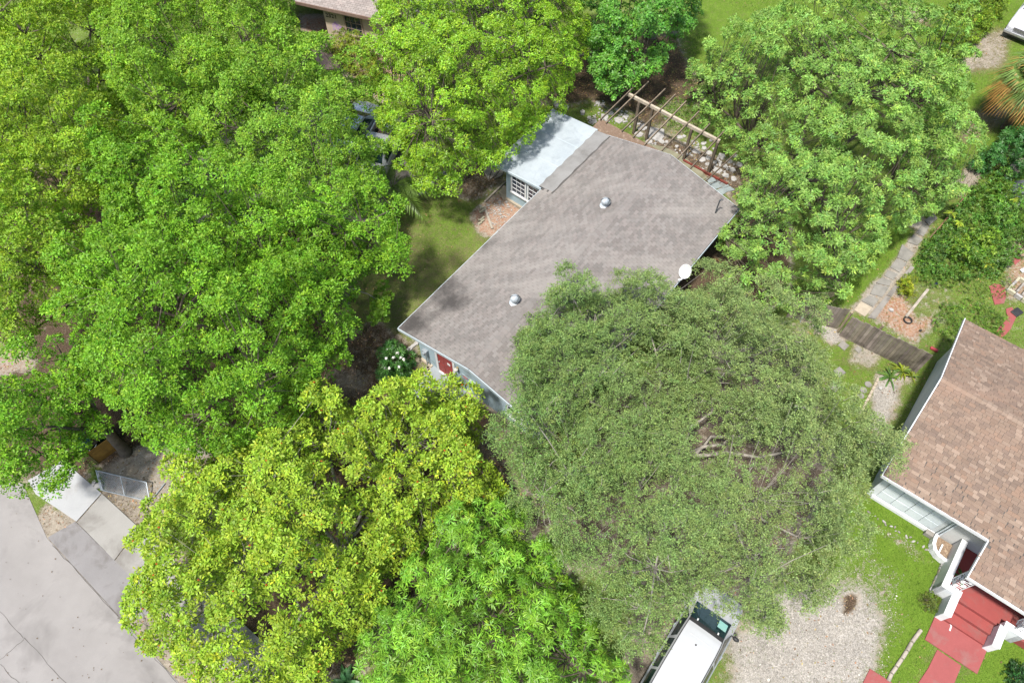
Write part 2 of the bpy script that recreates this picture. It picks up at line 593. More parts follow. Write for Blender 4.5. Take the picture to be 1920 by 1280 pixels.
# ------------------------------------------------------------------ shingled roofs
def shingle_mat(name, col, stain, spots=(), streak=None):
    m, n, b = newmat(name)
    geo = node(n, 'ShaderNodeNewGeometry').outputs['Position']
    a = node(n, 'ShaderNodeAttribute', attribute_name='tint').outputs['Color']
    c = mix(n, 1.0, col, a, 'MULTIPLY')
    c = mix(n, 1.0, c, ramp(n, noise(n, 55, 4, 0.7, geo).outputs[0], [(0.3, 0.78), (0.7, 1.2)]), 'MULTIPLY')
    f = ramp(n, noise(n, 0.55, 6, 0.66, geo, 0.6).outputs[0], [(0.50, 0.0), (0.72, 0.55)])
    c = mix(n, f, c, stain)
    if streak:
        mp = node(n, 'ShaderNodeMapping')
        mp.inputs['Rotation'].default_value = (0, 0, streak[1]); mp.inputs['Scale'].default_value = (0.16, 0.75, 0.5)
        n.links.new(geo, mp.inputs['Vector'])
        f = ramp(n, noise(n, 1.0, 4, 0.55, mp.outputs[0], 0.3).outputs[0], [(0.50, 0.0), (0.66, 0.5)])
        c = mix(n, f, c, streak[0])
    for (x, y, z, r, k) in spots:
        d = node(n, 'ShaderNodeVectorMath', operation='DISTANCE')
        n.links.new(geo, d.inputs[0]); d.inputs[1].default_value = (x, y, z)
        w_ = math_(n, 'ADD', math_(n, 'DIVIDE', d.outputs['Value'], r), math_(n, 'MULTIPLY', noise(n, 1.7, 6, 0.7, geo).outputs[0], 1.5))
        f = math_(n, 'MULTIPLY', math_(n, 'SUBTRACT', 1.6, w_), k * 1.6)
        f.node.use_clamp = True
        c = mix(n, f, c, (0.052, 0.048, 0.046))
    n.links.new(c, b.inputs['Base Color'])
    b.inputs['Roughness'].default_value = 0.92
    b.inputs['Specular IOR Level'].default_value = 0.2
    bumpn(n, noise(n, 120, 3, 0.6, geo).outputs[0], b, 0.35, 0.01)
    return m


def wedge(x0, x1, ex, t=0.017, lap=0.03):
    """one shingle: x along the eave, y up the slope, z out of the roof"""
    return [(x0, 0, 0), (x1, 0, 0), (x1, ex + lap, 0), (x0, ex + lap, 0)], [(x0, 0, t), (x1, 0, t), (x1, ex + lap, 0.003), (x0, ex + lap, 0.003)]


def shingle_slope(parent, org, ex, ey, length, slope, expo, wid, pal, mt, rng, near=None, limit=300, clip=None, name='shingle'):
    """rows of shingles on one slope; those for which near(x,y) holds are parts, the rest one joined part"""
    org, ex, ey = Vector(org), Vector(ex).normalized(), Vector(ey).normalized()
    nz = ex.cross(ey)
    R = Matrix((ex, ey, nz)).transposed().to_4x4()
    rows = int(slope / expo)
    protos = {}
    joined = MB()
    count = 0
    for r in range(rows):
        y = r * expo
        x = -rng.uniform(0, wid[0]) if wid[0] != wid[1] else (0.0 if r % 2 else -wid[0] / 2)
        ph = rng.uniform(0, 100)
        while x < length:
            wd = rng.uniform(*wid)
            a, b = max(0, x), min(length, x + wd)
            x += wd
            if b - a < 0.05: continue
            if clip and not clip((a + b) / 2, y): continue
            k = int(rng.integers(len(pal)))
            dy = rng.normal(0, 0.004); dz = abs(rng.normal(0, 0.002))
            if near and count < limit and near((a + b) / 2, y):
                q = round((b - a) / 0.06) * 0.06 if wid[0] != wid[1] else round(b - a, 2)
                key = (q, k)
                if key not in protos:
                    mb = MB(); mb.cur = pal[k]
                    lo, hi = wedge(0.006, max(0.05, q - 0.006), expo)
                    mb.hexa(lo, hi)
                    protos[key] = mb.mesh(name, mt)
                o = bpy.data.objects.new(name, protos[key]); COL.objects.link(o)
                o.parent = parent
                M = R.copy(); M.translation = org + ex * a + ey * (y + dy) + nz * (0.002 + dz)
                o.matrix_local = M
                count += 1
            else:
                joined.cur = pal[k]
                lo, hi = wedge(a + 0.006, b - 0.006, expo)
                f = lambda p: org + ex * p[0] + ey * (p[1] + y + dy) + nz * (p[2] + 0.002 + dz)
                joined.hexa([f(p) for p in lo], [f(p) for p in hi])
    if joined.f:
        j = joined.build(name + 's', mt, parent)
        j['kind'] = 'stuff'
    return count


def gable_roof(name, parent, x0, x1, xm, y0, y1, ze, zr, th, mt):
    """ridge along y"""
    mb = MB()
    for xa, xb in ((x0, xm), (x1, xm)):
        a = [(xa, y0, ze - th), (xb, y0, zr - th), (xb, y1, zr - th), (xa, y1, ze - th)]
        t = [(xa, y0, ze), (xb, y0, zr), (xb, y1, zr), (xa, y1, ze)]
        if xa > xb: a = [a[1], a[0], a[3], a[2]]; t = [t[1], t[0], t[3], t[2]]
        mb.hexa(a, t)
    return mb.build(name, mt, parent)


def window(parent, x0, x1, z0, z1, y, cols, rows, frame_m, glass_m, fw=0.07, bar=0.025, depth=0.06, name='window'):
    """a window in a wall facing -y"""
    mb = MB()
    mb.box(((x0 + x1) / 2, y - depth / 2, z1 + fw / 2), (x1 - x0 + 2 * fw, depth, fw))
    mb.box(((x0 + x1) / 2, y - depth / 2 - 0.02, z0 - fw / 2), (x1 - x0 + 2 * fw + 0.04, depth + 0.04, fw))
    for x in (x0 - fw / 2, x1 + fw / 2): mb.box((x, y - depth / 2, (z0 + z1) / 2), (fw, depth, z1 - z0))
    f = mb.build(name, frame_m, parent)
    cw, rh = (x1 - x0) / cols, (z1 - z0) / rows
    pane = None
    for i in range(cols):
        for j in range(rows):
            if pane is None:
                g = MB(); g.box((0, 0, 0), (cw - bar, 0.012, rh - bar)); pane = g.mesh('pane', glass_m)
            o = bpy.data.objects.new('pane', pane); COL.objects.link(o); o.parent = f
            o.location = (x0 + cw * (i + .5), y - 0.012, z0 + rh * (j + .5))
    mb = MB()
    for i in range(1, cols): mb.box((x0 + cw * i, y - 0.022, (z0 + z1) / 2), (bar, 0.024, z1 - z0))
    for j in range(1, rows): mb.box(((x0 + x1) / 2, y - 0.0225, z0 + rh * j), (x1 - x0, 0.022, bar))
    mb.build('glazing_bars', frame_m, f)
    return f


GLASS = mat('window_glass', (0.015, 0.022, 0.035), (0.03, 0.045, 0.07), 1.5, 0.06, 0.8)
BLUEWALL = mat('blue_wall', (0.315, 0.405, 0.460), (0.265, 0.345, 0.395), 1.2, 0.85, bump=0.25, bscale=30, stain=(0.16, 0.18, 0.18), sscale=1.0)
TRIM = mat('pale_trim', (0.40, 0.46, 0.50), (0.33, 0.38, 0.42), 2, 0.6)
DECK = mat('roof_felt', (0.06, 0.055, 0.05), (0.09, 0.085, 0.08), 2, 0.95)
CONC = mat('concrete', (0.22, 0.205, 0.185), (0.15, 0.14, 0.13), 2.2, 0.9, bump=0.3, bscale=30, stain=(0.10, 0.09, 0.08), sscale=1.2)
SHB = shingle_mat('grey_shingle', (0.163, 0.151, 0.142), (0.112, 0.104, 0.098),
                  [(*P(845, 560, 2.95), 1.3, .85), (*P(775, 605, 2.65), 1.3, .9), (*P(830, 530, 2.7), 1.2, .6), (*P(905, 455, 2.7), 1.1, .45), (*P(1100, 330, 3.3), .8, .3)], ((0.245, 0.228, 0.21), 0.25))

# ---- the blue house
BA = P(747, 615, 2.6)
BLUE = thing('house', 'pale blue house with long grey shingle roof, red front door and pale metal annexe roof', 'house', (BA.x, BA.y, 0), math.radians(-38.6))
BL = Matrix.Rotation(math.radians(38.6), 3, 'Z')


def HL(px, py, z):                          # place given in the blue house's own frame
    return BL @ (P(px, py, z) - Vector((BA.x, BA.y, 0)))


WB, LB, ZE, ZR = 8.24, 15.3, 2.6, 3.6
XM = WB / 2
mb = MB()
yf, yb, xl, xr = 0.42, 14.9, 0.65, 7.6
sl_ = (ZR - ZE) / XM
zw = lambda x: ZE - 0.17 + sl_ * min(x, WB - x)
for y, s in ((yf, 1), (yb, -1)):            # gable walls with thickness
    y2 = y + 0.18 * s
    pts = [(xl, 0), (xr, 0), (xr, zw(xr)), (XM, zw(XM)), (xl, zw(xl))]
    n0 = len(mb.v)
    mb.v += [(x, y, z) for x, z in pts] + [(x, y2, z) for x, z in pts]
    fr, bk = [n0 + i for i in range(5)], [n0 + 5 + i for i in range(5)]
    mb.face(fr if s > 0 else fr[::-1]); mb.face(bk[::-1] if s > 0 else bk)
    for i in range(5):
        j = (i + 1) % 5
        q = (fr[j], fr[i], bk[i], bk[j])
        mb.face(q if s > 0 else q[::-1])
mb.box((xl + 0.09, (yf + yb) / 2, zw(xl) / 2), (0.18, yb - yf - 0.37, zw(xl)))
mb.box((xr - 0.09, (yf + yb) / 2, zw(xr) / 2), (0.18, yb - yf - 0.37, zw(xr)))
mb.build('wall', BLUEWALL, BLUE)
roof = gable_roof('roof', BLUE, 0, WB, XM, 0, LB, ZE, ZR, 0.12, DECK)
rng = np.random.default_rng(5)
palB = [tuple(np.array((1, 1, 1)) * k * np.array(h)) for k in (0.86, 0.94, 1.0, 1.06, 1.13) for h in ((1.015, .99, .985), (1, 1, 1))]
SLB = math.hypot(XM, ZR - ZE)
# left slope: eave along -y when looking up-slope (+x): use ex = -y so that normal points up
shingle_slope(roof, (0, LB, ZE), (0, -1, 0), (XM, 0, ZR - ZE), LB, SLB, 0.145, (0.305, 0.305), palB, SHB, rng,
              near=lambda x, y: x > LB - 3.15, clip=lambda x, y: not (LB - x > 10.4 and y < 0.62))
shingle_slope(roof, (WB, 0, ZE), (0, 1, 0), (-XM, 0, ZR - ZE), LB, SLB, 0.145, (0.305, 0.305), palB, SHB, rng)
mb = MB()
for k in range(int(LB / 0.2)):              # ridge caps
    mb.cur = palB[int(rng.integers(4, len(palB)))]
    y = k * 0.2
    for s in (-1, 1):
        a = [(XM, y, ZR + 0.022), (XM + s * 0.15, y, ZR - 0.15 * sl_ + 0.022), (XM + s * 0.15, y + 0.195, ZR - 0.15 * sl_ + 0.014), (XM, y + 0.195, ZR + 0.014)]
        if s < 0: a = a[::-1]
        n0 = len(mb.v); mb.v += a; mb.face((n0, n0 + 1, n0 + 2, n0 + 3))
j = mb.build('ridge_caps', SHB, roof); j['kind'] = 'stuff'
mb = MB()                                   # bargeboards and eave trim
for y in (-0.022, LB + 0.022):
    for xa, xb in ((-0.02, XM), (WB + 0.02, XM)):
        za = ZE - 0.005
        mb.bar((xa, y, za - 0.095), (xb, y, ZR - 0.10), 0.035, 0.16)
mb.bar((-0.03, 0, ZE - 0.08), (-0.03, 10.3, ZE - 0.08), 0.03, 0.13)
mb.bar((WB + 0.03, 0, ZE - 0.08), (WB + 0.03, LB, ZE - 0.08), 0.03, 0.13)
mb.build('fascia', TRIM, BLUE)
# roll roofing strip between the shingles and the annexe
ROLL = mat('roll_roofing', (0.215, 0.212, 0.208), (0.16, 0.157, 0.152), 1.2, 0.9, bump=0.2, bscale=60, stain=(0.12, 0.115, 0.11), sscale=0.7)
mb = MB()
for k in range(16):
    y0_, y1_ = 10.40 + k * 0.306, 10.40 + (k + 1) * 0.306
    w0 = 0.60 + 0.03 * math.sin(k * 1.7); w1 = 0.60 + 0.03 * math.sin((k + 1) * 1.7)
    e0 = -0.22 + 0.035 * math.sin(k * 2.3); e1 = -0.22 + 0.035 * math.sin((k + 1) * 2.3)
    mb.hexa([(e0, y0_, ZE - 0.015), (w0, y0_, ZE + w0 * sl_), (w1, y1_, ZE + w1 * sl_), (e1, y1_, ZE - 0.015)],
            [(e0, y0_, ZE + 0.026), (w0, y0_, ZE + w0 * sl_ + 0.012), (w1, y1_, ZE + w1 * sl_ + 0.012), (e1, y1_, ZE + 0.026)])
o = mb.build('roofing_strip', ROLL, BLUE); o['label'] = 'grey roll roofing strip along the annexe joint'
# annexe
METAL = mat('silver_coat', (0.33, 0.365, 0.39), (0.28, 0.315, 0.34), 1.4, 0.5, 0.45, 0.0, 0.15, 25, stain=(0.24, 0.27, 0.29), sscale=1.3)
mb = MB()
mb.box((-1.95 + 0.0, 10.62 + 0.09, 1.05), (0.95 - 0.18 + 0.0, 0.0, 0.0)) if False else None
ax0, ay0, ay1 = -2.42, 10.52, 15.2
mb.box(((ax0 + xl) / 2, ay0 + 0.08, 1.14), (xl - ax0 - 0.01, 0.16, 2.28))
mb.box((ax0 + 0.08, (ay0 + ay1) / 2 + 0.08, 1.14), (0.16, ay1 - ay0 - 0.17, 2.26))
mb.box(((ax0 + xl) / 2, ay1 + 0.08, 1.14), (xl - ax0 - 0.01, 0.158, 2.28))
mb.build('annexe_wall', BLUEWALL, BLUE)
mb = MB()
nseg = 10
mb.hexa([(-3.08, 10.36, 2.31), (-0.2, 10.36, 2.55), (-0.2, 15.42, 2.55), (-3.08, 15.42, 2.31)],
        [(-3.08, 10.36, 2.36), (-0.2, 10.36, 2.61), (-0.2, 15.42, 2.61), (-3.08, 15.42, 2.36)])
ar = mb.build('annexe_roof', METAL, BLUE); ar['label'] = 'pale silver coated low slope annexe roof'
mb = MB()
mb.bar((-3.1, 10.33, 2.29), (-0.05, 10.33, 2.55), 0.05, 0.14)
mb.bar((-3.12, 10.33, 2.30), (-3.12, 15.45, 2.30), 0.04, 0.12)
for y in (12.0, 13.7): mb.bar((-3.06, y, 2.368), (-0.2, y, 2.616), 0.03, 0.006)
mb.build('annexe_trim', TRIM, ar)
window(BLUE, -1.98, -1.16, 0.95, 2.12, ay0, 3, 4, WHITE, GLASS, 0.09)
window(BLUE, -0.92, -0.10, 0.95, 2.12, ay0, 3, 4, WHITE, GLASS, 0.09)
BEIGE = mat('beige_plinth', (0.36, 0.31, 0.24), (0.26, 0.22, 0.17), 3, 0.9, bump=0.3, bscale=25, stain=(0.18, 0.15, 0.12))
for c_, s_ in (((-0.9, ay0 - 0.06, 0.09), (3.0, 0.12, 0.18)), ((5.55, yf - 0.07, 0.10), (4.1, 0.14, 0.2)), ((1.0, yf - 0.06, 0.09), (0.7, 0.12, 0.18))):
    mb = MB(); mb.box(c_, s_); mb.build('plinth', BEIGE, BLUE)
# door
RED = mat('red_door', (0.255, 0.035, 0.028), (0.215, 0.028, 0.024), 2, 0.5, bump=0.05)
mb = MB(); mb.box((2.27, yf - 0.005, 1.25), (0.90, 0.05, 1.96))
door = mb.build('door', RED, BLUE); bevel(door, 0.008)
mb = MB()
for (cx, cz, w_, h_) in ((2.05, 1.75, .3, .7), (2.49, 1.75, .3, .7), (2.05, .75, .3, .7), (2.49, .75, .3, .7)):
    mb.box((cx, yf - 0.034, cz), (w_, 0.014, h_))
p_ = mb.build('raised_panels', RED, door); bevel(p_, 0.006)
mb = MB(); mb.box((2.50, yf - 0.048, 1.58), (0.17, 0.012, 0.15)); o = mb.build('notice', WHITE, door); o['label'] = 'small white paper notice'
mb = MB(); mb.lathe([(0.03, -0.02), (0.034, 0), (0.03, 0.02)], n=10); o = mb.build('handle', STEEL, door); o.location = (1.90, yf - 0.06, 1.2)
mb = MB()
for x in (1.75, 2.79): mb.box((x, yf - 0.02, 1.27), (0.13, 0.07, 2.04))
mb.box((2.27, yf - 0.02, 2.31), (1.17, 0.07, 0.08)); mb.box((2.27, yf - 0.05, 0.262), (0.92, 0.10, 0.02))
mb.build('door_frame', WHITE, BLUE)
# stoop
STOOP = mat('grey_stoop', (0.235, 0.265, 0.285), (0.19, 0.21, 0.225), 1.5, 0.85, bump=0.2, stain=(0.13, 0.13, 0.12))
mb = MB(); mb.prism([(1.40, yf - 0.002), (1.42, -1.25), (3.46, -1.25), (3.48, yf - 0.142), (3.48, yf - 0.002)], 0.0, 0.25, 0.02)
mb.build('stoop', STOOP, BLUE)
# meter box
mb = MB(); mb.box((1.1, yf - 0.09, 1.22), (0.26, 0.17, 0.42)); mt_ = mb.build('meter_box', STEEL, BLUE); bevel(mt_, 0.02, 2)
mb = MB(); mb.tube([(1.1, yf - 0.1, 1.0), (1.1, yf - 0.1, 0.02)], 0.03, 8); mb.tube([(1.2, yf - 0.06, 1.0), (1.2, yf - 0.06, 0.3), (1.28, yf - 0.1, 0.05)], 0.02, 6); mb.lathe([(0.075, 0), (0.08, .03), (0.06, .06)], (1.1, yf - 0.2, 1.3), 12)
mb.build('conduit', STEEL, mt_)
# lamp
BRASS = mat('brass', (0.42, 0.33, 0.16), (0.30, 0.22, 0.10), 5, 0.35, 0.5, 0.6)
mb = MB(); mb.box((3.02, yf - 0.04, 1.85), (0.10, 0.06, 0.18)); lp = mb.build('wall_lamp', BRASS, BLUE)
mb = MB(); mb.lathe([(0.05, 0), (0.085, 0.16), (0.095, 0.17), (0.02, 0.26)], (3.02, yf - 0.14, 1.72), 8); mb.build('lantern', mat('frosted', (.6, .58, .5), None, 3, .3), lp)
# house plaque: white panel with red oval
mb = MB(); mb.box((3.55, yf - 0.012, 1.42), (0.62, 0.02, 0.34)); pq = mb.build('wall_panel', BLUEWALL, BLUE); pq['label'] = 'pale patch panel with red oval sign'
mb = MB(); mb.v = [(3.42 + 0.13 * math.cos(a), yf - 0.028 + d, 1.42 + 0.085 * math.sin(a)) for d in (0.0, 0.008) for a in [i * math.pi / 10 for i in range(20)]]
mb.face(range(20)); [mb.face((i, i + 20, (i + 1) % 20 + 20, (i + 1) % 20)) for i in range(20)]
ov = mb.build('oval_sign', mat('sign_red', (.40, .045, .06), None, 3, .5), pq)
mb = MB()
for q in (-.07, -.025, .02, .065): mb.box((3.42 + q, yf - 0.031, 1.42), (0.028, 0.004, 0.05))
mb.build('sign_marks', WHITE, ov)
mb = MB(); mb.box((3.88, yf - 0.075, 1.45), (0.34, 0.13, 0.22)); mbx = mb.build('mailbox', DARKM, BLUE); bevel(mbx, 0.015, 2)
mb = MB(); mb.hexa([(3.70, yf - 0.15, 1.565), (4.06, yf - 0.15, 1.565), (4.06, yf - 0.005, 1.60), (3.70, yf - 0.005, 1.60)], [(3.70, yf - 0.15, 1.58), (4.06, yf - 0.15, 1.58), (4.06, yf - 0.005, 1.615), (3.70, yf - 0.005, 1.615)])
mb.build('lid', STEEL, mbx)
window(BLUE, 5.85, 6.75, 0.95, 2.15, yf, 2, 3, WHITE, GLASS, 0.10)
# turbine vents
VENT = mat('vent_aluminium', (0.44, 0.48, 0.51), (0.34, 0.38, 0.41), 6, 0.4, 0.5, 0.25)


def turbine(x, y, label):
    z = ZE + sl_ * min(x, WB - x)
    p = Matrix.Rotation(math.radians(-38.6), 3, 'Z') @ Vector((x, y, 0)) + Vector((BA.x, BA.y, 0))
    t = thing('turbine_vent', label, 'roof vent', (p.x, p.y, z), 0, 'turbine vents on the grey roof')
    mb = MB(); mb.lathe([(0.26, -0.04), (0.25, 0.015), (0.15, 0.05), (0.145, 0.17), (0.16, 0.18)], n=20); mb.build('collar', VENT, t, smooth=40)
    mb = MB()
    n = 18
    for k in range(n):                      # curved vanes of the ball
        a0 = 2 * math.pi * k / n
        rows = []
        for i in range(7):
            ph = -1.0 + 2.25 * i / 6
            r = 0.215 * math.cos(ph * 0.92) + 0.01
            zz = 0.30 + 0.15 * math.sin(ph)
            a = a0 + 0.10 * i / 6
            rows.append([(r * math.cos(a), r * math.sin(a), zz), ((r - 0.035) * math.cos(a + 0.33), (r - 0.035) * math.sin(a + 0.33), zz)])
        mb.grid(rows)
    hd = mb.build('turbine_head', VENT, t, smooth=60)
    mb = MB(); mb.lathe([(0.10, 0.425), (0.085, 0.455), (0.02, 0.465)], n=16); mb.lathe([(0.14, .16), (.14, .42)], n=14); mb.build('cap', VENT, hd, smooth=40)
    mb = MB(); mb.tube([(0.23 * math.cos(b), 0.03, 0.30 + 0.185 * math.sin(b)) for b in [math.pi * i / 12 for i in range(13)]], 0.010, 5); mb.build('strap', DARKM, t)


turbine(3.40, 10.75, 'silver turbine vent on the grey roof nearer the metal annexe')
turbine(3.50, 3.80, 'silver turbine vent on the grey roof nearer the red door')
# satellite dish on the right eave
p = P(1285, 508, 2.95)
t = thing('satellite_dish', 'white satellite dish on the right eave of the blue house', 'satellite dish', (p.x, p.y, 2.3))
Rm = Vector((-0.25, -0.62, 0.75)).to_track_quat('Z', 'Y').to_matrix()
mb = MB()
rings = [[tuple(Rm @ Vector((r * 0.27 * math.cos(a), r * 0.33 * math.sin(a), 0.10 * r * r + dz)) + Vector((0, 0, 0.62))) for a in [2 * math.pi * k / 24 for k in range(25)]] for r, dz in ((0.02, 0), (.35, 0), (.7, 0), (1, 0), (1.02, -.012), (.7, -.02), (.02, -.02))]
mb.grid(rings); mb.build('reflector', WHITE, t, smooth=60)
mb = MB(); mb.tube([tuple(Rm @ Vector((0, -0.33, 0.08)) + Vector((0, 0, .62))), tuple(Rm @ Vector((-0.10, -0.42, 0.36)) + Vector((0, 0, .62)))], 0.018, 6)
f = Rm @ Vector((-0.10, -0.40, 0.40)) + Vector((0, 0, .62)); mb.box(tuple(f), (0.17, 0.07, 0.07), 0.3); mb.build('feed_arm', WHITE, t)
mb = MB(); mb.tube([(0, 0, 0), (0, 0, 0.5), tuple(Rm @ Vector((0, 0, -.04)) + Vector((0, 0, .62)))], 0.03, 8); mb.build('mast', STEEL, t)
# mast at the back corner
p = P(1341, 400, 2.75)
t = thing('service_mast', 'grey metal pipe mast at the far right corner of the grey roof', 'pipe mast', (p.x, p.y, 2.68))
mb = MB(); mb.tube([(0, 0, -0.05), (0, 0, 0.95)], 0.035, 8); mb.tube([(0, 0, .95), (.06, .0, 1.05), (.14, 0, 1.02)], 0.045, 8); mb.build('pipe', mat('dark_pipe', (.10, .11, .12), None, 4, .5, metal=.4), t, smooth=50)
mb = MB(); mb.lathe([(0.11, -.02), (0.10, .03), (0.045, .06)], n=12); mb.build('flange', DARKM, t)
# flat porch roof behind, covered in litter
LITTER = mat('leaf_litter', (0.20, 0.135, 0.095), (0.10, 0.07, 0.05), 22, 0.95, bump=0.8, bscale=50, stain=(.26, .20, .15), sscale=6)
mb = MB(); mb.hexa([(-0.6, 15.46, 2.38), (3.6, 15.46, 2.38), (3.4, 16.38, 2.30), (-0.7, 16.38, 2.30)], [(-0.6, 15.46, 2.46), (3.6, 15.46, 2.46), (3.4, 16.38, 2.38), (-0.7, 16.38, 2.38)])
o = mb.build('porch_roof', LITTER, BLUE); o['label'] = 'flat rear porch roof covered with fallen leaves'
mb = MB()
for x in (-0.5, 3.2): mb.box((x, 16.25, 1.16), (0.1, 0.1, 2.26))
mb.build('porch_post', WOOD, o)

# ---- the white house
WA = P(1655, 890, 2.5)
WANG = math.radians(-37.3)
WH = thing('house', 'white house with brown shingle roof and red front steps', 'house', (WA.x, WA.y, 0), WANG)
WHITEWALL = mat('white_wall', (0.56, 0.59, 0.60), (0.49, 0.52, 0.535), 1.3, 0.8, bump=0.15, bscale=30, stain=(.34, .36, .36))
WR, WX = 4.475, 13.0
zE, zR = 2.9, 4.145
s2 = (zR - zE) / WR
SHW = shingle_mat('brown_shingle', (0.178, 0.131, 0.100), (0.134, 0.099, 0.080), (), ((0.23, 0.155, 0.115), 0.9))
mb = MB()
mb.hexa([(0, 0, zE - .12), (WX, 0, zE - .12), (WX, WR, zR - .12), (0, WR, zR - .12)], [(0, 0, zE), (WX, 0, zE), (WX, WR, zR), (0, WR, zR)])
mb.hexa([(0, WR, zR - .12), (WX, WR, zR - .12), (WX, 2 * WR, zE - .12), (0, 2 * WR, zE - .12)], [(0, WR, zR), (WX, WR, zR), (WX, 2 * WR, zE), (0, 2 * WR, zE)])
mb.hexa([(4.13, -1.55, zE - 1.55 * s2 - .12), (WX, -1.55, zE - 1.55 * s2 - .12), (WX, -0.002, zE - .122), (4.13, -0.002, zE - .122)], [(4.13, -1.55, zE - 1.55 * s2), (WX, -1.55, zE - 1.55 * s2), (WX, -0.002, zE), (4.13, -0.002, zE)])
wroof = mb.build('roof', DECK, WH)
palW = [(0.84, .84, .87), (.93, .92, .93), (1.0, 1.0, 1.0), (1.05, 1.04, 1.03), (1.15, 1.17, 1.18), (1.32, 1.35, 1.37), (.90, .86, .84), (.78, .78, .80), (1.08, 1.0, .96), (.97, .96, .95), (1.02, 1.0, 1.0)]
rng = np.random.default_rng(6)
YF = 1.55 * math.hypot(1, s2)
TOT = (WR + 1.55) * math.hypot(1, s2)
shingle_slope(wroof, (0, -1.55, zE - 1.55 * s2), (1, 0, 0), (0, 1, s2), 7.2, TOT, 0.142, (0.13, 0.33), palW, SHW, rng,
              near=lambda x, y: y > YF - 0.05 and y < YF + 1.35 and x < 6.2, clip=lambda x, y: y > YF - 0.08 or x > 4.13)
shingle_slope(wroof, (7.2, 2 * WR, zE), (-1, 0, 0), (0, -1, s2), 7.2, WR * math.hypot(1, s2), 0.142, (0.13, 0.33), palW, SHW, rng)
# far part of the roof, out of the frame
shingle_slope(wroof, (7.2, -1.55, zE - 1.55 * s2), (1, 0, 0), (0, 1, s2), WX - 7.2, TOT, 0.142, (0.6, 1.0), palW, SHW, rng)
shingle_slope(wroof, (WX, 2 * WR, zE), (-1, 0, 0), (0, -1, s2), WX - 7.2, WR * math.hypot(1, s2), 0.142, (0.6, 1.0), palW, SHW, rng)
mb = MB()
for k in range(int(WX / 0.2)):
    mb.cur = palW[int(rng.integers(3, 6))]
    x = k * 0.2
    for s in (-1, 1):
        a = [(x, WR, zR + .024), (x, WR + s * .15, zR - .15 * s2 + .024), (x + .195, WR + s * .15, zR - .15 * s2 + .016), (x + .195, WR, zR + .016)]
        if s > 0: a = a[::-1]
        n0 = len(mb.v); mb.v += a; mb.face((n0, n0 + 1, n0 + 2, n0 + 3))
o = mb.build('ridge_caps', SHW, wroof); o['kind'] = 'stuff'
zP = zE - 1.55 * s2
mb = MB()
mb.bar((-0.02, -0.03, zE - .07), (4.09, -0.03, zE - .07), 0.04, 0.17)
mb.bar((4.11, 0.0, zE - .075), (4.11, -1.59, zP - .075), 0.04, 0.17)
mb.bar((4.09, -1.58, zP - .07), (WX, -1.58, zP - .07), 0.04, 0.17)
mb.bar((-0.03, -0.05, zE - .08), (-0.03, WR, zR - .08), 0.04, 0.17)
mb.bar((-0.03, 2 * WR + .05, zE - .08), (-0.03, WR, zR - .08), 0.04, 0.17)
wroof.location = (-.06, -.25, 0)
mb.build('fascia', WHITE, WH).location = (-.06, -.25, 0)
wy = 0.36
mb = MB()
pts = [(wy, 0), (8.35, 0), (8.35, zE - .02), (4.22, zR - .135), (wy, zE + .02)]
n0 = len(mb.v); mb.v += [(0.28, y, z) for y, z in pts] + [(0.46, y, z) for y, z in pts]
mb.face([n0 + i for i in reversed(range(5))]); mb.face([n0 + 5 + i for i in range(5)])
for i in range(5):
    j = (i + 1) % 5; mb.face((n0 + i, n0 + j, n0 + 5 + j, n0 + 5 + i))
mb.box((1.89, wy + .09, 1.46), (2.86, .18, 2.92))
mb.box((WX / 2 + 1.9, 8.25, 1.4), (WX - 4.0, .18, 2.8))
mb.build('wall', WHITEWALL, WH)
mb = MB(); mb.box((3.30 + 4.6, wy + .10, 1.46), (9.2 - .02, .18, 2.92)); o = mb.build('entry_wall', mat('grey_wall', (.46, .465, .455), (.41, .415, .405), 1.1, .8, bump=.15), WH); o['label'] = 'plain greyish wall of the recessed entry'
# hurricane panels on the front wall
PANEL = mat('shutter_panel', (.58, .62, .65), (.52, .56, .59), 2, .5, stain=(.38, .42, .45))
for i in range(4):
    for k in range(3):
        mb = MB(); mb.box((0.86 + .60 * i, wy - .02, .62 + .56 * k), (.585, .045, .545))
        o = mb.build('wall_panel', PANEL, WH); bevel(o, .012)
for x in (3.17, 3.28):
    mb = MB(); mb.tube([(x, wy - .07, 2.82), (x, wy - .07, .08)], .035, 8); mb.build('downspout', PANEL, WH, smooth=50)
mb = MB(); mb.box((1.9, wy - .05, .10), (2.9, .10, .2)); mb.build('plinth', WHITE, WH)
# porch: floor, steps, landing, low walls
REDC = mat('red_concrete', (.235, .052, .047), (.205, .043, .040), 1.4, .75, bump=.15, bscale=40, stain=(.17, .075, .068), sscale=1.3)
REDP = mat('red_paving', (.245, .066, .063), (.21, .055, .053), 1.2, .8, bump=.2, bscale=40, stain=(.20, .105, .095), sscale=1.2)
mb = MB(); mb.prism([(4.16, .36), (4.16, -1.82), (4.66, -1.82), (9.0, -1.82), (9.0, .36)], 0.0, .50, .01); mb.build('porch_floor', REDC, WH)
for k, (y0_, y1_, z) in enumerate(((-1.825, -2.24, .335), (-2.245, -2.66, .17))):
    mb = MB(); mb.prism([(4.66, y0_), (4.66, y1_), (6.22, y1_), (6.22, y0_)], 0.0, z, .01); mb.build('step', REDC, WH)


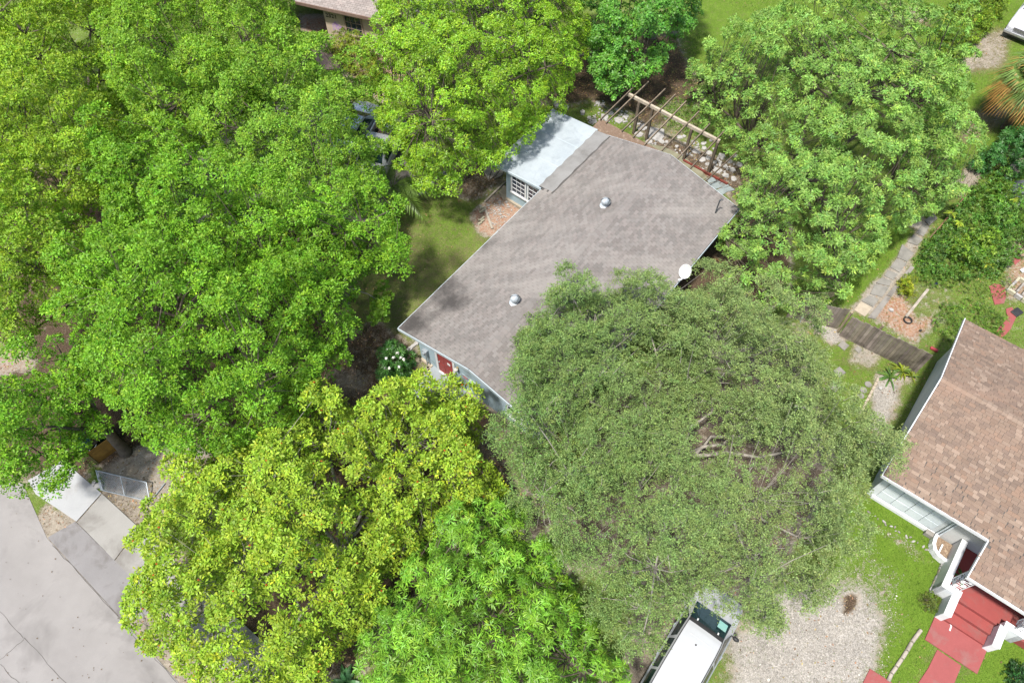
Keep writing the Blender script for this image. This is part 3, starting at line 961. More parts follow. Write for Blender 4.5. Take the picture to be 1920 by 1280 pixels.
def lowwall(path, wd, z0, z1, name, parent, cap=.03):
    """a white low wall with a slightly wider cap along a polyline"""
    mb = MB()
    for i in range(len(path) - 1):
        a, b = Vector((*path[i], 0)), Vector((*path[i + 1], 0))
        e = (b - a).normalized() * wd / 2
        for w_, za, zb, ee in ((wd, z0, z1 - .08, e * .98), (wd + cap, z1 - .08, z1, e * 1.02)):
            mb.bar(a + Vector((0, 0, (za + zb) / 2 + i * .0015)), b + Vector((0, 0, (za + zb) / 2 + i * .0015)), w_, zb - za, ext=e.length if True else 0)
    o = mb.build(name, WHITE, parent); bevel(o, .015, 2)
    return o


lowwall([(3.99, .22), (3.99, -1.80), (4.50, -1.80)], .22, 0, 1.0, 'parapet', WH)
lowwall([(4.52, -1.98), (4.52, -2.62)], .26, 0, .80, 'cheek_wall', WH)
lowwall([(6.36, -1.98), (6.36, -2.62)], .26, 0, .80, 'cheek_wall', WH)
lowwall([(6.40, -1.80), (6.95, -1.80), (6.95, -1.2)], .22, 0, .95, 'parapet', WH)
# ornamental iron porch columns
def iron(x, y, z0, z1, dirs):
    mb = MB()
    for dx, dy in dirs:
        w_ = .34
        a, b = Vector((x, y, 0)), Vector((x + dx * w_, y + dy * w_, 0))
        for q in (a, b): mb.bar((q.x, q.y, z0), (q.x, q.y, z1), .028, .028, up=(dy, dx, 0.01))
        n = 5
        h = (z1 - z0) / n
        for k in range(n):
            c = (a + b) / 2
            zc = z0 + h * (k + .5)
            pth = []
            for i in range(15):             # an S scroll
                tt = -1 + 2 * i / 14
                off = math.sin(tt * math.pi) * w_ * .40 * (1 if k % 2 else -1)
                pth.append((c.x + dx * off, c.y + dy * off, zc + tt * h * .48))
            mb.tube(pth, .013, 4)
            for s in (-1, 1):
                cc = c + Vector((dx, dy, 0)) * s * w_ * .24
                mb.tube([(cc.x + dx * .05 * math.cos(t), cc.y + dy * .05 * math.cos(t), zc + s * .05 * (1 if k % 2 else -1) + .05 * math.sin(t)) for t in [i * 2 * math.pi / 9 for i in range(9)]], .010, 4)
            mb.bar((a.x, a.y, zc + h / 2), (b.x, b.y, zc + h / 2), .02, .012)
    mb.build('iron_column', WHITE, WH)


iron(4.12, -1.74, 1.0, zP - .12, ((1, 0), (0, 1)))
iron(6.62, -1.78, .95, zP - .12, ((1, 0), (0, 1)))
# curved planter
cx = [(3.19, .20), (3.19, .02), (3.22, -.18), (3.33, -.38), (3.52, -.50), (3.75, -.55), (3.96, -.55)]
pl = lowwall(cx, .12, 0, .40, 'planter', WH, .015)
lowwall([(3.52, -.02), (3.52, -.40)], .06, 0, .36, 'divider', pl, .005)
CHIPS = mat('wood_chips', (.26, .185, .125), (.10, .07, .05), 26, .95, bump=.9, bscale=40, stain=(.36, .28, .20), sscale=9)
mb = MB(); mb.prism([(3.2, .26), (3.24, -.16), (3.5, -.45), (3.94, -.5), (3.94, .26)], 0, .26); o = mb.build('planter_fill', CHIPS, pl); o['kind'] = 'stuff'
mb = MB(); mb.box((3.02, .20, .13), (.42, .2, .26)); mb.build('block', CONC, WH)

# ---- the beige house at the top
TA = P(551, 2, 2.7); TB = P(648, 23, 2.7)
TANG = math.atan2(TB.y - TA.y, TB.x - TA.x)
TH_ = thing('house', 'beige house with number 2321 half hidden by trees at the top', 'house', (TA.x, TA.y, 0), TANG)
TL = Matrix.Rotation(-TANG, 3, 'Z')


def TLL(px, py, z): return TL @ (P(px, py, z) - Vector((TA.x, TA.y, 0)))


TAN = mat('beige_wall', (.50, .41, .32), (.44, .36, .28), 1.2, .85, bump=.2, stain=(.40, .32, .25))
SHT = shingle_mat('pale_shingle', (.245, .215, .20), (.17, .15, .14))
mb = MB(); mb.hexa([(-3, -.0, 2.58), (14, 0, 2.58), (14, 5, 3.7), (-3, 5, 3.7)], [(-3, 0, 2.7), (14, 0, 2.7), (14, 5, 3.82), (-3, 5, 3.82)])
mb.hexa([(-3, 5, 3.7), (14, 5, 3.7), (14, 10, 2.58), (-3, 10, 2.58)], [(-3, 5, 3.82), (14, 5, 3.82), (14, 10, 2.7), (-3, 10, 2.7)])
tr_ = mb.build('roof', DECK, TH_)
rng = np.random.default_rng(8)
shingle_slope(tr_, (-3, 0, 2.7), (1, 0, 0), (0, 5, 1.12), 17, 5.12, .15, (.3, .3), palB, SHT, rng, near=lambda x, y: 3.0 < x < 8.2 and y < 2.0)
shingle_slope(tr_, (14, 10, 2.7), (-1, 0, 0), (0, -5, 1.12), 17, 5.12, .3, (1.0, 1.0), palB, SHT, rng)
mb = MB(); mb.bar((-3, -.03, 2.62), (14, -.03, 2.62), .05, .2); mb.build('fascia', mat('brown_fascia', (.16, .10, .08), (.22, .16, .13), 3, .7), TH_)
wl = TLL(597, 43, 1.9)
ty = 0.45
xw0 = TLL(600, 60, 1.2).x
mb = MB(); mb.box(((xw0 + 13.5) / 2, ty + .1, 1.28), (13.5 - xw0, .2, 2.56)); mb.box((xw0 + .1, ty + 4.7, 1.28), (.2, 9.0, 2.56)); mb.build('wall', TAN, TH_)
mb = MB(); mb.box((xw0 - 2, ty + 3.2, 1.28), (3.8, .2, 2.56)); mb.build('recessed_wall', mat('porch_shade_wall', (.12, .10, .085), (.08, .07, .06), 2, .9), TH_)  # shade of the recess under the roof painted into the wall colour
wxa, wxb = TLL(633, 50, 1.5).x, TLL(655, 62, 1.5).x
wn = window(TH_, xw0 + 1.42, xw0 + 2.45, .85, 2.1, ty, 3, 3, mat('taupe_frame', (.33, .25, .20), None, 3, .7), GLASS, .1)
# house number and mural
d = bpy.data.curves.new('house_number', 'FONT'); d.body = '2321'; d.size = .38; d.extrude = .012; d.space_character = 1.02
o = bpy.data.objects.new('house_number', d); COL.objects.link(o); o.parent = TH_
dg = bpy.context.evaluated_depsgraph_get()
nm = bpy.data.meshes.new_from_object(o.evaluated_get(dg)); bpy.data.objects.remove(o)
nm.materials.clear(); nm.materials.append(mat('number_black', (.03, .028, .025), None, 3, .6))
o = bpy.data.objects.new('house_number', nm); COL.objects.link(o); o.parent = TH_
o.rotation_euler = (math.pi / 2, 0, 0); o.location = (xw0 + .12, ty - .012, 1.72); o['label'] = 'black house number 2321'
m_, n_, b_ = newmat('lilac_mural')
co_ = coords(n_)
n_.links.new(ramp(n_, noise(n_, 5, 4, .6, co_, 1.0).outputs[0], [(.42, (.46, .38, .33)), (.5, (.40, .27, .44)), (.6, (.33, .20, .42))]), b_.inputs['Base Color'])
b_.inputs['Roughness'].default_value = .85
mb = MB(); mb.prism([(0, 0), (.62, .06), (.66, .5), (.5, .86), (.22, .8), (.02, .55)], 0, .01)
o = mb.build('mural', m_, TH_); o.rotation_euler = (math.pi / 2, 0, 0); o.location = (xw0 + .42, ty - .004, .72); o['label'] = 'faded lilac painted patch'


# ------------------------------------------------------------------ street and paving
def slab(name, pxs, z1, mt, kind='structure', parent=None, z0=-0.12, bev=0.0):
    mb = MB(); mb.prism([P2(x, y, z1) for x, y in pxs], z0, z1, bev)
    o = mb.build(name, mt, parent, local=False)
    if kind and parent is None: o['kind'] = kind
    return o


ROAD = mat('road', (0.225, 0.214, 0.206), (0.188, 0.178, 0.171), 0.5, 0.9, bump=0.35, bscale=60, stain=(0.125, 0.118, 0.113), sscale=0.33)
APRON = mat('apron', (0.185, 0.178, 0.179), (0.16, 0.154, 0.154), 0.9, 0.9, bump=0.35, bscale=60, stain=(0.11, 0.10, 0.095), sscale=0.8)
WALK = mat('pavement', (0.245, 0.238, 0.225), (0.205, 0.198, 0.185), 0.7, 0.9, bump=0.25, bscale=50, stain=(0.12, 0.11, 0.10), sscale=0.45)
NEWC = mat('new_concrete', (0.30, 0.305, 0.31), (0.27, 0.275, 0.28), 0.9, 0.85, bump=0.15, bscale=50, stain=(.235, .23, .225), sscale=1.1)
DRIVE = mat('driveway', (0.21, 0.185, 0.18), (0.17, 0.15, 0.145), 0.8, 0.9, bump=0.25, stain=(.12, .105, .10))
slab('road', [(-700, 560), (-150, 760), (0, 905), (42, 905), (88, 1008), (232, 1165), (345, 1290), (520, 1500), (-300, 1700), (-1500, 1500)], 0.0, ROAD, z0=-.2)
slab('apron', [(89, 1007), (141, 977), (300, 1134), (312, 1150), (233, 1165)], 0.012, APRON)
slab('new_pavement_slab', [(67, 926), (143, 977), (190, 924), (150, 890), (118, 862), (52, 900)], 0.03, NEWC, z0=-.1)
wk = thing('pavement', None, None, P(220, 1000)); wk['kind'] = 'structure'
edgeL = [P(144.5, 978.5), P(300, 1136.5)]; edgeR = [P(191.5, 925), P(345, 1066)]
ts = [0, .47, .98, 1.5, 2.0]
for a, b in zip(ts[:-1], ts[1:]):
    g = .004
    q = [edgeL[0].lerp(edgeL[1], a + g), edgeR[0].lerp(edgeR[1], a + g), edgeR[0].lerp(edgeR[1], b - g), edgeL[0].lerp(edgeL[1], b - g)]
    mb = MB(); mb.prism([(p.x, p.y) for p in q], -.1, .026 + .002 * (ts.index(a) % 2), .008)
    mb.build('paving_slab', WALK, wk, local=False)
slab('driveway', [(300, 250), (440, 190), (690, 190), (780, 330), (690, 420), (330, 420)], 0.015, DRIVE)
slab('entry_path', [(575, 70), (605, 70), (640, 130), (600, 130)], 0.03, mat('pink_concrete', (.27, .20, .17), (.22, .165, .14), 1.2, .9, bump=.2), z0=-.1)


def crack(pts, r, name='crack'):
    mb = MB()
    for a, b in zip(pts[:-1], pts[1:]):
        A, B = P(*a), P(*b)
        n = 7
        d = (B - A); s = Vector((-d.y, d.x, 0)).normalized()
        prev = None
        for i in range(n + 1):
            c = A + d * (i / n) + s * random.uniform(-.03, .03)
            w_ = r * random.uniform(.5, 1.3)
            cur = (c - s * w_, c + s * w_)
            if prev:
                n0 = len(mb.v)
                mb.v += [(prev[0].x, prev[0].y, .004), (cur[0].x, cur[0].y, .004), (cur[1].x, cur[1].y, .004), (prev[1].x, prev[1].y, .004)]
                mb.face((n0, n0 + 1, n0 + 2, n0 + 3))
            prev = cur
    return mb


TAR = mat('tar', (.085, .078, .072), (.11, .10, .092), 4, .9)
for q in ([(0, 1145), (45, 1195), (125, 1281)], [(0, 1236), (45, 1198)], [(0, 1245), (40, 1285)], [(98, 1022), (150, 1075), (230, 1166)], [(230, 1168), (290, 1235), (340, 1285)]):
    o = crack(q, .012).build('road_crack', TAR); o['kind'] = 'structure'
mb = MB()
for _ in range(90):                        # specks, chips and leaves on the road
    x, y = random.uniform(-40, 330), random.uniform(930, 1290)
    if inpoly(np.array([[x, y]]), [(0, 905), (42, 905), (88, 1008), (232, 1165), (345, 1290), (-60, 1300), (-60, 905)])[0] < 2 and inpoly(np.array([[x, y]]), [(89, 1007), (137, 979), (277, 1119), (233, 1163)])[0] < 2: continue
    p = P(x, y); r = random.uniform(.012, .035); a = random.uniform(0, 6)
    mb.add([(p.x + r * math.cos(a + k * 1.57) * random.uniform(.5, 1.2), p.y + r * math.sin(a + k * 1.57), .017 + .012 * (k % 2)) for k in range(4)], [(0, 1, 2, 3)])
o = mb.build('road_debris', mat('dead_leaf', (.13, .085, .045), (.07, .05, .03), 20, .9)); o['kind'] = 'stuff'

# ------------------------------------------------------------------ stones and paving behind the house
STONE = mat('pale_stone', (0.36, 0.35, 0.34), (0.25, 0.24, 0.23), 5, 0.9, bump=0.5, bscale=18, stain=(.19, .175, .16), sscale=2)
STONEB = mat('blue_stone', (0.21, 0.245, 0.25), (0.155, 0.18, 0.185), 4, 0.9, bump=0.5, bscale=18, stain=(.12, .13, .12), sscale=2)


def stone(name, x, y, r, mt, parent, h=.05, sides=None, world=False, stretch=(1, 1), rot=None):
    """an irregular flat stone with a chipped edge"""
    n = sides or random.randint(5, 7)
    a0 = random.uniform(0, 6.28)
    th = rot if rot is not None else random.uniform(0, 3.14)
    c, s = math.cos(th), math.sin(th)
    pts = []
    for k in range(n):
        rr = r * random.uniform(.75, 1.12)
        px, py = rr * math.cos(a0 + k * 6.283 / n) * stretch[0], rr * math.sin(a0 + k * 6.283 / n) * stretch[1]
        pts.append((x + px * c - py * s, y + px * s + py * c))
    mb = MB(); mb.prism(pts, -.03, h * random.uniform(.7, 1.3), min(.02, r * .1))
    return mb.build(name, mt, parent, local=False)


pt = thing('flagstone_patio', None, None, P(1280, 300)); pt['kind'] = 'structure'
z5 = lambda x, y: (1100 + x / 4.4125, 130 + y / 4.4125)
for x, y, r in [(20, 400, 26), (60, 435, 30), (150, 395, 50), (205, 365, 36), (250, 335, 26), (262, 420, 52), (325, 395, 34), (430, 540, 48), (462, 488, 42),
                (520, 600, 40), (625, 600, 30), (662, 602, 22), (770, 562, 32), (805, 556, 20), (900, 680, 38), (960, 618, 27), (972, 655, 30), (1010, 692, 36), (955, 750, 40), (1005, 735, 34),
                (1000, 785, 26), (1085, 838, 48), (1120, 720, 46), (1150, 880, 38), (1140, 800, 32), (1050, 658, 15), (1095, 512, 19), (1180, 760, 36), (1205, 830, 34), (652, 410, 14), (740, 435, 13), (1030, 590, 20), (880, 600, 22), (850, 640, 18), (1230, 720, 30), (1260, 790, 34), (1215, 905, 30), (700, 690, 22), (745, 640, 20), (930, 690, 18), (1060, 770, 24)]:
    p = P(*z5(x, y)); stone('flagstone', p.x, p.y, r / 4.4125 / 38 * .95, STONE, pt)
mb = MB(); mb.prism([P2(*z5(*q)) for q in ((520, 480), (640, 500), (640, 560), (610, 605), (490, 560))], -.05, .05, .01); mb.build('flagstone', STONE, pt, local=False)
for q in (((985, 905), (1040, 890), (1075, 925), (1010, 945)), ((1045, 888), (1120, 925), (1085, 955), (1080, 922)), ((1015, 950), (1080, 930), (1120, 975), (1050, 1000)), ((1090, 958), (1125, 928), (1180, 965), (1130, 985)), ((1060, 1006), (1125, 980), (1170, 1010), (1110, 1050)), ((1130, 988), (1185, 970), (1225, 1000), (1175, 1012))):
    mb = MB(); mb.prism([P2(*z5(*p)) for p in q], -.05, .03 + random.uniform(0, .012), .008); mb.build('paving_tile', STONEB, pt, local=False)
slab('back_step', [z5(*q) for q in ((420, 600), (640, 640), (800, 720), (960, 850), (1000, 900), (900, 930), (600, 760), (400, 680))], .06, mat('mossy_concrete', (.20, .19, .13), (.14, .135, .09), 2, .9, bump=.3, stain=(.11, .12, .07)))
rd = MB(); a, b = P(*z5(800, 755), .06), P(*z5(1165, 950), .06); rd.bar(a, b, .11, .14)
o = tag(rd.build('timber_edging', mat('red_timber', (.16, .035, .025), (.10, .03, .02), 4, .8, bump=.3)), 'dark red timber edging beside the pale flagstones behind the house', 'edging')
# rubble
mb = MB()
for x, y, r, n in [(105, 290, 50, 26), (150, 400, 80, 30), (300, 400, 60, 24), (440, 480, 60, 22), (600, 600, 80, 26), (900, 640, 90, 30), (1100, 780, 110, 40), (60, 430, 60, 24), (800, 700, 60, 20), (560, 640, 60, 14)]:
    for _ in range(n):
        p = P(*z5(x + random.gauss(0, r * .5), y + random.gauss(0, r * .4))); s = random.uniform(.025, .075)
        mb.box((p.x, p.y, s * .25), (s * 2, s * random.uniform(1, 2), s), random.uniform(0, 3))
o = mb.build('rubble', STONE); tag(o, kind='stuff')
# annexe side
p = P(921, 324)
t = thing('broken_slab', 'cracked grey concrete slab on bare earth at the annexe corner', 'slab', (p.x, p.y, 0))
z4 = lambda x, y: (900 + x / 5.333, 190 + y / 5.333)
for q in (((35, 700), (105, 640), (115, 700), (85, 790)), ((110, 638), (150, 640), (200, 690), (165, 735), (95, 792), (120, 700)), ((205, 692), (240, 705), (225, 745), (140, 785), (172, 737))):
    mb = MB(); mb.prism([P2(*z4(*k)) for k in q], -.05, .05 + random.uniform(0, .015), .01); mb.build('slab_piece', CONC, t, local=False)
SE1 = thing('stone_edging', 'curved row of pale stones edging the lawn near the small palm', 'edging', P(812, 343))
for (x, y, r) in ((795, 361, 6), (803, 352, 7), (811, 344, 6), (816, 337, 5), (824, 327, 6), (832, 325, 4), (788, 364, 4), (836, 330, 4)):
    p = P(x, y); stone('edging_stone', p.x, p.y, r / 40 * 1.1, STONE, SE1, .09, stretch=(1.2, .7), rot=.8)
for (x, y, r, l) in ((1046, 197, 11, 'large pale stone at the far corner of the annexe roof'), (1062, 203, 6, 'smaller pale stone beside the far annexe corner'), (1092, 213, 7, 'grey stone behind the far edge of the annexe roof')):
    p = P(x, y); tag(stone('boulder', p.x, p.y, r / 38, STONE, None, .16), l, 'stone')
q = [z4(*k) for k in ((190, 905), (235, 840), (268, 850), (268, 965), (235, 990))]
o = slab('garden_slab', q, .07, BEIGE, None); tag(o, 'beige concrete slab leaning at the annexe wall below the window', 'slab')
mb = MB(); mb.bar(P(*z4(48, 1005), .05), P(*z4(252, 808), .05), .10, .10); tag(mb.build('timber', WOOD_GREY), 'long grey timber lying in front of the annexe corner', 'timber')
mb = MB(); mb.bar(P(*z4(42, 1050), .05), P(*z4(122, 1272), .05), .12, .07); tag(mb.build('timber', WOOD_GREY), 'weathered plank lying beside the pile of pale bricks', 'timber')
BRICKM = mat('pale_brick', (.40, .38, .28), (.30, .28, .20), 5, .9, bump=.4)
for i, (x, y) in enumerate(((20, 1070), (40, 1090), (15, 1110), (5, 1190), (25, 1200), (30, 1170), (0, 1225))):
    p = P(*z4(x, y)); mb = MB(); mb.box((0, 0, .05), (.21, .10, .09)); o = mb.build('brick', BRICKM); o.location = (p.x, p.y, 0); o.rotation_euler = (0, random.uniform(-.15, .15), .6 + random.uniform(-.3, .3)); bevel(o, .006)
    tag(o, 'pale brick lying loose at the edge of the red earth patch', 'brick', 'loose pale bricks')
mb = MB()
for _ in range(150):
    p = P(*z4(random.gauss(190, 75), random.gauss(1090, 90))); s = random.uniform(.012, .05)
    mb.box((p.x, p.y, s * .3), (s * 2, s * 1.4, s), random.uniform(0, 3))
o = mb.build('rubble', STONE); tag(o, kind='stuff')

# ------------------------------------------------------------------ pergola (in the blue house's frame)
Rb = Matrix.Rotation(math.radians(-38.6), 3, 'Z')
W_ = lambda x, y, z=0: Rb @ Vector((x, y, 0)) + Vector((BA.x, BA.y, z))
p = W_(2, 18.8)
PG = thing('pergola', 'weathered open timber pergola behind the grey roof', 'pergola', p)
for x, w_ in ((.16, .14), (1.01, .13), (3.47, .13), (5.05, .13)):
    mb = MB(); mb.cur = tuple(np.array((.85, .8, .75)) * random.uniform(.8, 1.1)); a = W_(x, 18.87); mb.box((a.x, a.y, 1.13), (w_, w_, 2.28), math.radians(-38.6)); mb.build('post', WOOD, PG, local=False)
mb = MB(); mb.cur = (1.15, 1.12, 1.05); mb.bar(W_(-.65, 18.90, 2.36), W_(5.12, 18.90, 2.36), .13, .17); mb.build('beam', WOOD_GREY, PG, local=False)
for x, y1, y0 in ((-.58, 19.3, 16.2), (-.21, 20.3, 16.2), (.79, 20.32, 16.2), (1.5, 20.28, 16.2), (2.26, 20.2, 16.1), (3.17, 20.0, 15.2), (4.12, 19.55, 15.2), (4.99, 19.65, 15.2)):
    mb = MB(); mb.cur = tuple(np.array((1.05, 1.0, .92)) * random.uniform(.75, 1.2))
    mb.bar(W_(x, y0, 2.50), W_(x + random.uniform(-.04, .04), y1, 2.50 + random.uniform(-.03, .03)), .055, .105); mb.build('rafter', WOOD, PG, local=False)
mb = MB(); mb.cur = (.7, .66, .6); mb.bar(W_(6.2, 18.95, 2.30), W_(5.2, 17.0, .1), .05, .07); mb.build('loose_rafter', WOOD, PG, local=False)

# ------------------------------------------------------------------ side yard of the blue house: rotten boards
p = P(1370, 475)
t = thing('board_stack', 'dark rotten boards lying in the shaded side yard', 'boards', (p.x, p.y, 0))
z6 = lambda x, y: (1230 + x / 7.11, 400 + y / 7.11)
BROT = mat('rotten_wood', (.115, .085, .05), (.05, .035, .022), 4, .95, bump=.7, bscale=20, tint=True)
for i in range(9):
    a = P(*z6(870 - i * 16, 440 + i * 24), .06); b = P(*z6(1210 - i * 10, 560 + i * 26), .06)
    mb = MB(); mb.cur = (random.uniform(.6, 1.6),) * 3; mb.bar(a, b + Vector((random.uniform(-.1, .1), 0, random.uniform(-.02, .03))), .11, .05); mb.build('board', BROT, t, local=False)
mb = MB(); mb.cur = (2.6, 2.2, 1.3); mb.bar(P(*z6(780, 600), .12), P(*z6(960, 700), .12), .035, .03); mb.build('batten', BROT, t, local=False)
pth = [P(*z6(x, y), .05) for x, y in ((820, 330), (850, 350), (875, 400), (880, 440), (870, 480), (830, 520))]
mb = MB(); mb.tube(pth, .02, 6); tag(mb.build('hose', mat('yellow_hose', (.45, .36, .16), None, 4, .5), smooth=50), 'pale yellow hose snaking along the dark side yard', 'hose')
c = P(*z6(845, 305), .05)
mb = MB(); mb.tube([(c.x + .22 * math.cos(a) , c.y + .2 * math.sin(a), .05 + .01 * (i % 13) / 3) for i, a in enumerate([k * .5 for k in range(26)])], .018, 6); tag(mb.build('hose_coil', mat('amber_hose', (.35, .22, .03), None, 4, .5), smooth=50), 'coiled amber hose near the far end of the right eave', 'hose')
mb = MB(); mb.tube([P(*z6(615, 735), .05), P(*z6(660, 695), .09), P(*z6(712, 660), .06)], .025, 6); tag(mb.build('stick', BARK_PALE), 'pale stick lying just beside the satellite dish', 'stick')

# ------------------------------------------------------------------ wooden fence between the oak and the white house
z8 = lambda x, y: (1440 + x / 2.998, 427 + y / 2.998)
p = P(*z8(600, 690))
FN = thing('wooden_fence', 'weathered grey brown plank fence running to the white house', 'fence', (p.x, p.y, 0))


def planks(a, b, h, parent, wd=.14, mt=WOOD, lean=0.0, rails=True):
    a, b = Vector((a.x, a.y, 0)), Vector((b.x, b.y, 0))
    d = (b - a); L = d.length; d.normalize(); nrm = Vector((-d.y, d.x, 0))
    n = int(L / wd)
    for i in range(n):
        c = a + d * (i + .5) * L / n
        hh = h + random.uniform(-.05, .04)
        k = random.uniform(.65, 1.35)
        mb = MB(); mb.cur = (k, k * random.uniform(.94, 1.0), k * random.uniform(.88, 1.0))
        lo = random.uniform(-.008, .008)
        w_ = L / n * .93 / 2
        tl = nrm * (lean + random.uniform(-.015, .015))
        f = nrm * .011
        c = c + nrm * lo
        mb.hexa([c - d * w_ - f, c + d * w_ - f, c + d * w_ + f, c - d * w_ + f],
                [c - d * w_ - f + tl + Vector((0, 0, hh)), c + d * w_ - f + tl + Vector((0, 0, hh)), c + d * w_ + f + tl + Vector((0, 0, hh)), c - d * w_ + f + tl + Vector((0, 0, hh))])
        mb.build('plank', mt, parent, local=False)
    if rails:
        for z in (.35, h * .55, h - .25):
            mb = MB(); mb.cur = (.9, .85, .8); mb.bar(a + nrm * .05 + Vector((0, 0, z)), b + nrm * .05 + Vector((0, 0, z)), .045, .09); mb.build('rail', mt, parent, local=False)


WFENCE = mat('fence_wood', (0.215, 0.192, 0.165), (0.125, 0.110, 0.094), 2.2, 0.92, bump=0.6, bscale=22, tint=True, stain=(.06, .05, .042), sscale=1.2)
fa, fb, fc, fd = P(*z8(100, 500)), P(*z8(388, 566)), P(*z8(398, 604)), P(*z8(832, 816))
planks(fa, fb, 1.62, FN, mt=WFENCE)
planks(fc, fd, 1.66, FN, mt=WFENCE)
for q in (P(*z8(392, 585)), P(*z8(560, 655))):
    mb = MB(); mb.cur = (1.3, 1.2, .95); mb.box((q.x, q.y, .86), (.10, .10, 1.72), .5); mb.build('post', WFENCE, FN, local=False)
mb = MB(); q = P(*z8(388, 555)); mb.box((q.x, q.y, .12), (.16, .05, .12), .5); mb.build('latch', DARKM, FN, local=False)
p = P(*z8(175, 490))
t = thing('ladder', 'small grey step ladder top poking up at the oak edge by the fence', 'ladder', (p.x, p.y, 0), .4)
for s in (-1, 1):
    for k in (-1, 1):
        mb = MB(); mb.bar((s * .2, k * .38, 0), (s * .14, k * .06, 1.3), .04, .03); mb.build('leg', STEEL, t)
mb = MB(); mb.box((0, 0, 1.32), (.36, .2, .03)); mb.build('top_plate', STEEL, t)
for z in (.3, .6, .9):
    mb = MB(); mb.box((0, -.37 + z * .24, z), (.36, .08, .02)); mb.build('tread', STEEL, t)

# paver path beyond the fence
pp = thing('paver_path', None, None, P(*z8(650, 330))); pp['kind'] = 'structure'
PAVER = mat('paver', (.215, .205, .185), (.15, .145, .13), 2.5, .9, bump=.35, stain=(.11, .105, .09), sscale=1.5)
for q, m_ in ((((482, 462), (520, 415), (585, 450), (545, 500)), BEIGE), (((525, 410), (570, 380), (622, 405), (588, 445)), PAVER), (((572, 372), (600, 318), (680, 335), (640, 390)), PAVER), (((604, 312), (640, 280), (692, 300), (682, 330)), PAVER),
              (((652, 270), (672, 238), (728, 262), (705, 295)), PAVER), (((685, 222), (722, 175), (780, 200), (738, 252)), PAVER), (((725, 168), (752, 95), (820, 145), (782, 192)), PAVER), (((782, 80), (818, 40), (868, 70), (838, 100)), PAVER), (((830, 30), (870, -25), (905, 0), (872, 50)), PAVER), (((880, -40), (930, -80), (950, -50), (905, -10)), PAVER)):
    mb = MB(); mb.prism([P2(*z8(*k)) for k in q], -.05, .035 + random.uniform(0, .015), .01); mb.build('paver', m_, pp, local=False)
for q in (((560, 505), (660, 385), (690, 395), (600, 515)), ((665, 380), (735, 295), (755, 305), (692, 388)), ((745, 285), (800, 215), (822, 225), (765, 300))):
    mb = MB(); mb.prism([P2(*z8(*k)) for k in q], -.05, .05, .01); mb.build('kerb', CONC, pp, local=False)
# rotten board edging
zr_ = lambda x, y: (1660 + x / 3.37, 300 + y / 3.37)
p = P(*zr_(400, 360))
t = thing('board_edging', 'rotten brown boards edging the vine thicket beside the pavers', 'boards', (p.x, p.y, 0))
for i, (a, b) in enumerate((((275, 500), (340, 425)), ((330, 440), (420, 330)), ((345, 455), (430, 345)), ((410, 345), (515, 215)))):
    mb = MB(); mb.cur = (random.uniform(.7, 1.2), .75, .6); mb.bar(P(*zr_(*a), .12 + i * .03), P(*zr_(*b), .14), .05, .22); mb.build('board', WOOD, t, local=False)
# log and black ring, small things in the back garden
mb = MB(); mb.cur = (1, 1, 1); a, b = P(*zr_(130, 990), .08), P(*zr_(268, 818), .12); mb.bar(a, b, .13, .13); mb.build('x', WOOD_GREY) if False else None
o = mb.build('post_timber', WOOD_GREY); tag(o, 'grey square timber post lying on the weedy ground', 'timber'); bevel(o, .012)
c = P(*zr_(142, 1012), .06)
mb = MB()
for k, r in enumerate((.17, .19, .20, .185)): mb.tube([(c.x + r * math.cos(a), c.y + r * math.sin(a), .04 + .025 * k) for a in [i * 6.2832 / 20 for i in range(21)]], .016, 5)
tag(mb.build('hose_coil', DARKM, smooth=50), 'black coiled hose at the near end of the lying timber post', 'hose')
mb = MB(); c = P(*zr_(220, 1080)); mb.box((c.x, c.y, .05), (.12, .10, .09), .5); o = mb.build('plant_pot', DARKM); tag(o, 'tiny black pot on red earth behind the fence', 'pot'); bevel(o, .02)
mb = MB(); c = P(*zr_(318, 785)); mb.box((c.x, c.y, .05), (.18, .13, .10), .5); o = mb.build('bag', mat('navy_plastic', (.015, .02, .045), None, 4, .4)); tag(o, 'small navy blue bag on the grass beyond the timber post', 'bag'); bevel(o, .04, 2)
for x, y, r, l in ((97, 843, .09, 'white lump of stone left of the timber post'), (35, 950, .13, 'pale stone beside the kerb next to the fence')):
    c = P(*zr_(x, y)); tag(stone('rock', c.x, c.y, r, STONE, None, .12), l, 'stone')
# red patches of old path
pr = thing('red_path', None, None, P(*zr_(700, 850))); pr['kind'] = 'structure'
for q in (((655, 800), (690, 780), (752, 795), (762, 860), (750, 905), (690, 915)), ((760, 940), (800, 930), (830, 985), (790, 1070), (735, 1130), (690, 1105), (715, 1060), (770, 1005)), ((812, 620), (850, 605), (856, 630), (820, 665), (806, 650))):
    mb = MB(); mb.prism([P2(*zr_(*k)) for k in q], -.05, .03, .006); mb.build('path_patch', REDP, pr, local=False)
mb = MB(); c = P(*zr_(828, 965)); mb.box((c.x, c.y, .06), (.50, .38, .07), .55); o = mb.build('rubber_mat', DARKM); tag(o, 'black mat lying on the red path patch', 'mat'); bevel(o, .02)
for x, y, l in ((775, 825, 'crumpled white bag beside the red path patch'), (868, 703, 'white plastic bag at the right edge in the weeds')):
    c = P(*zr_(x, y)); mb = MB()
    mb.lathe([(.02, .0), (.13, .03), (.15, .09), (.09, .16), (.02, .17)], (0, 0, 0), 9)
    mb.v = [(a * random.uniform(.7, 1.3), b * random.uniform(.6, 1.1), z * random.uniform(.7, 1.2)) for a, b, z in mb.v]
    o = mb.build('plastic_bag', WHITE); o.location = c; tag(o, l, 'bag')
p = P(*zr_(875, 850))
t = thing('brick_planter', 'low box of pale bricks at the right edge of the garden', 'planter', (p.x + .1, p.y, 0), .72)
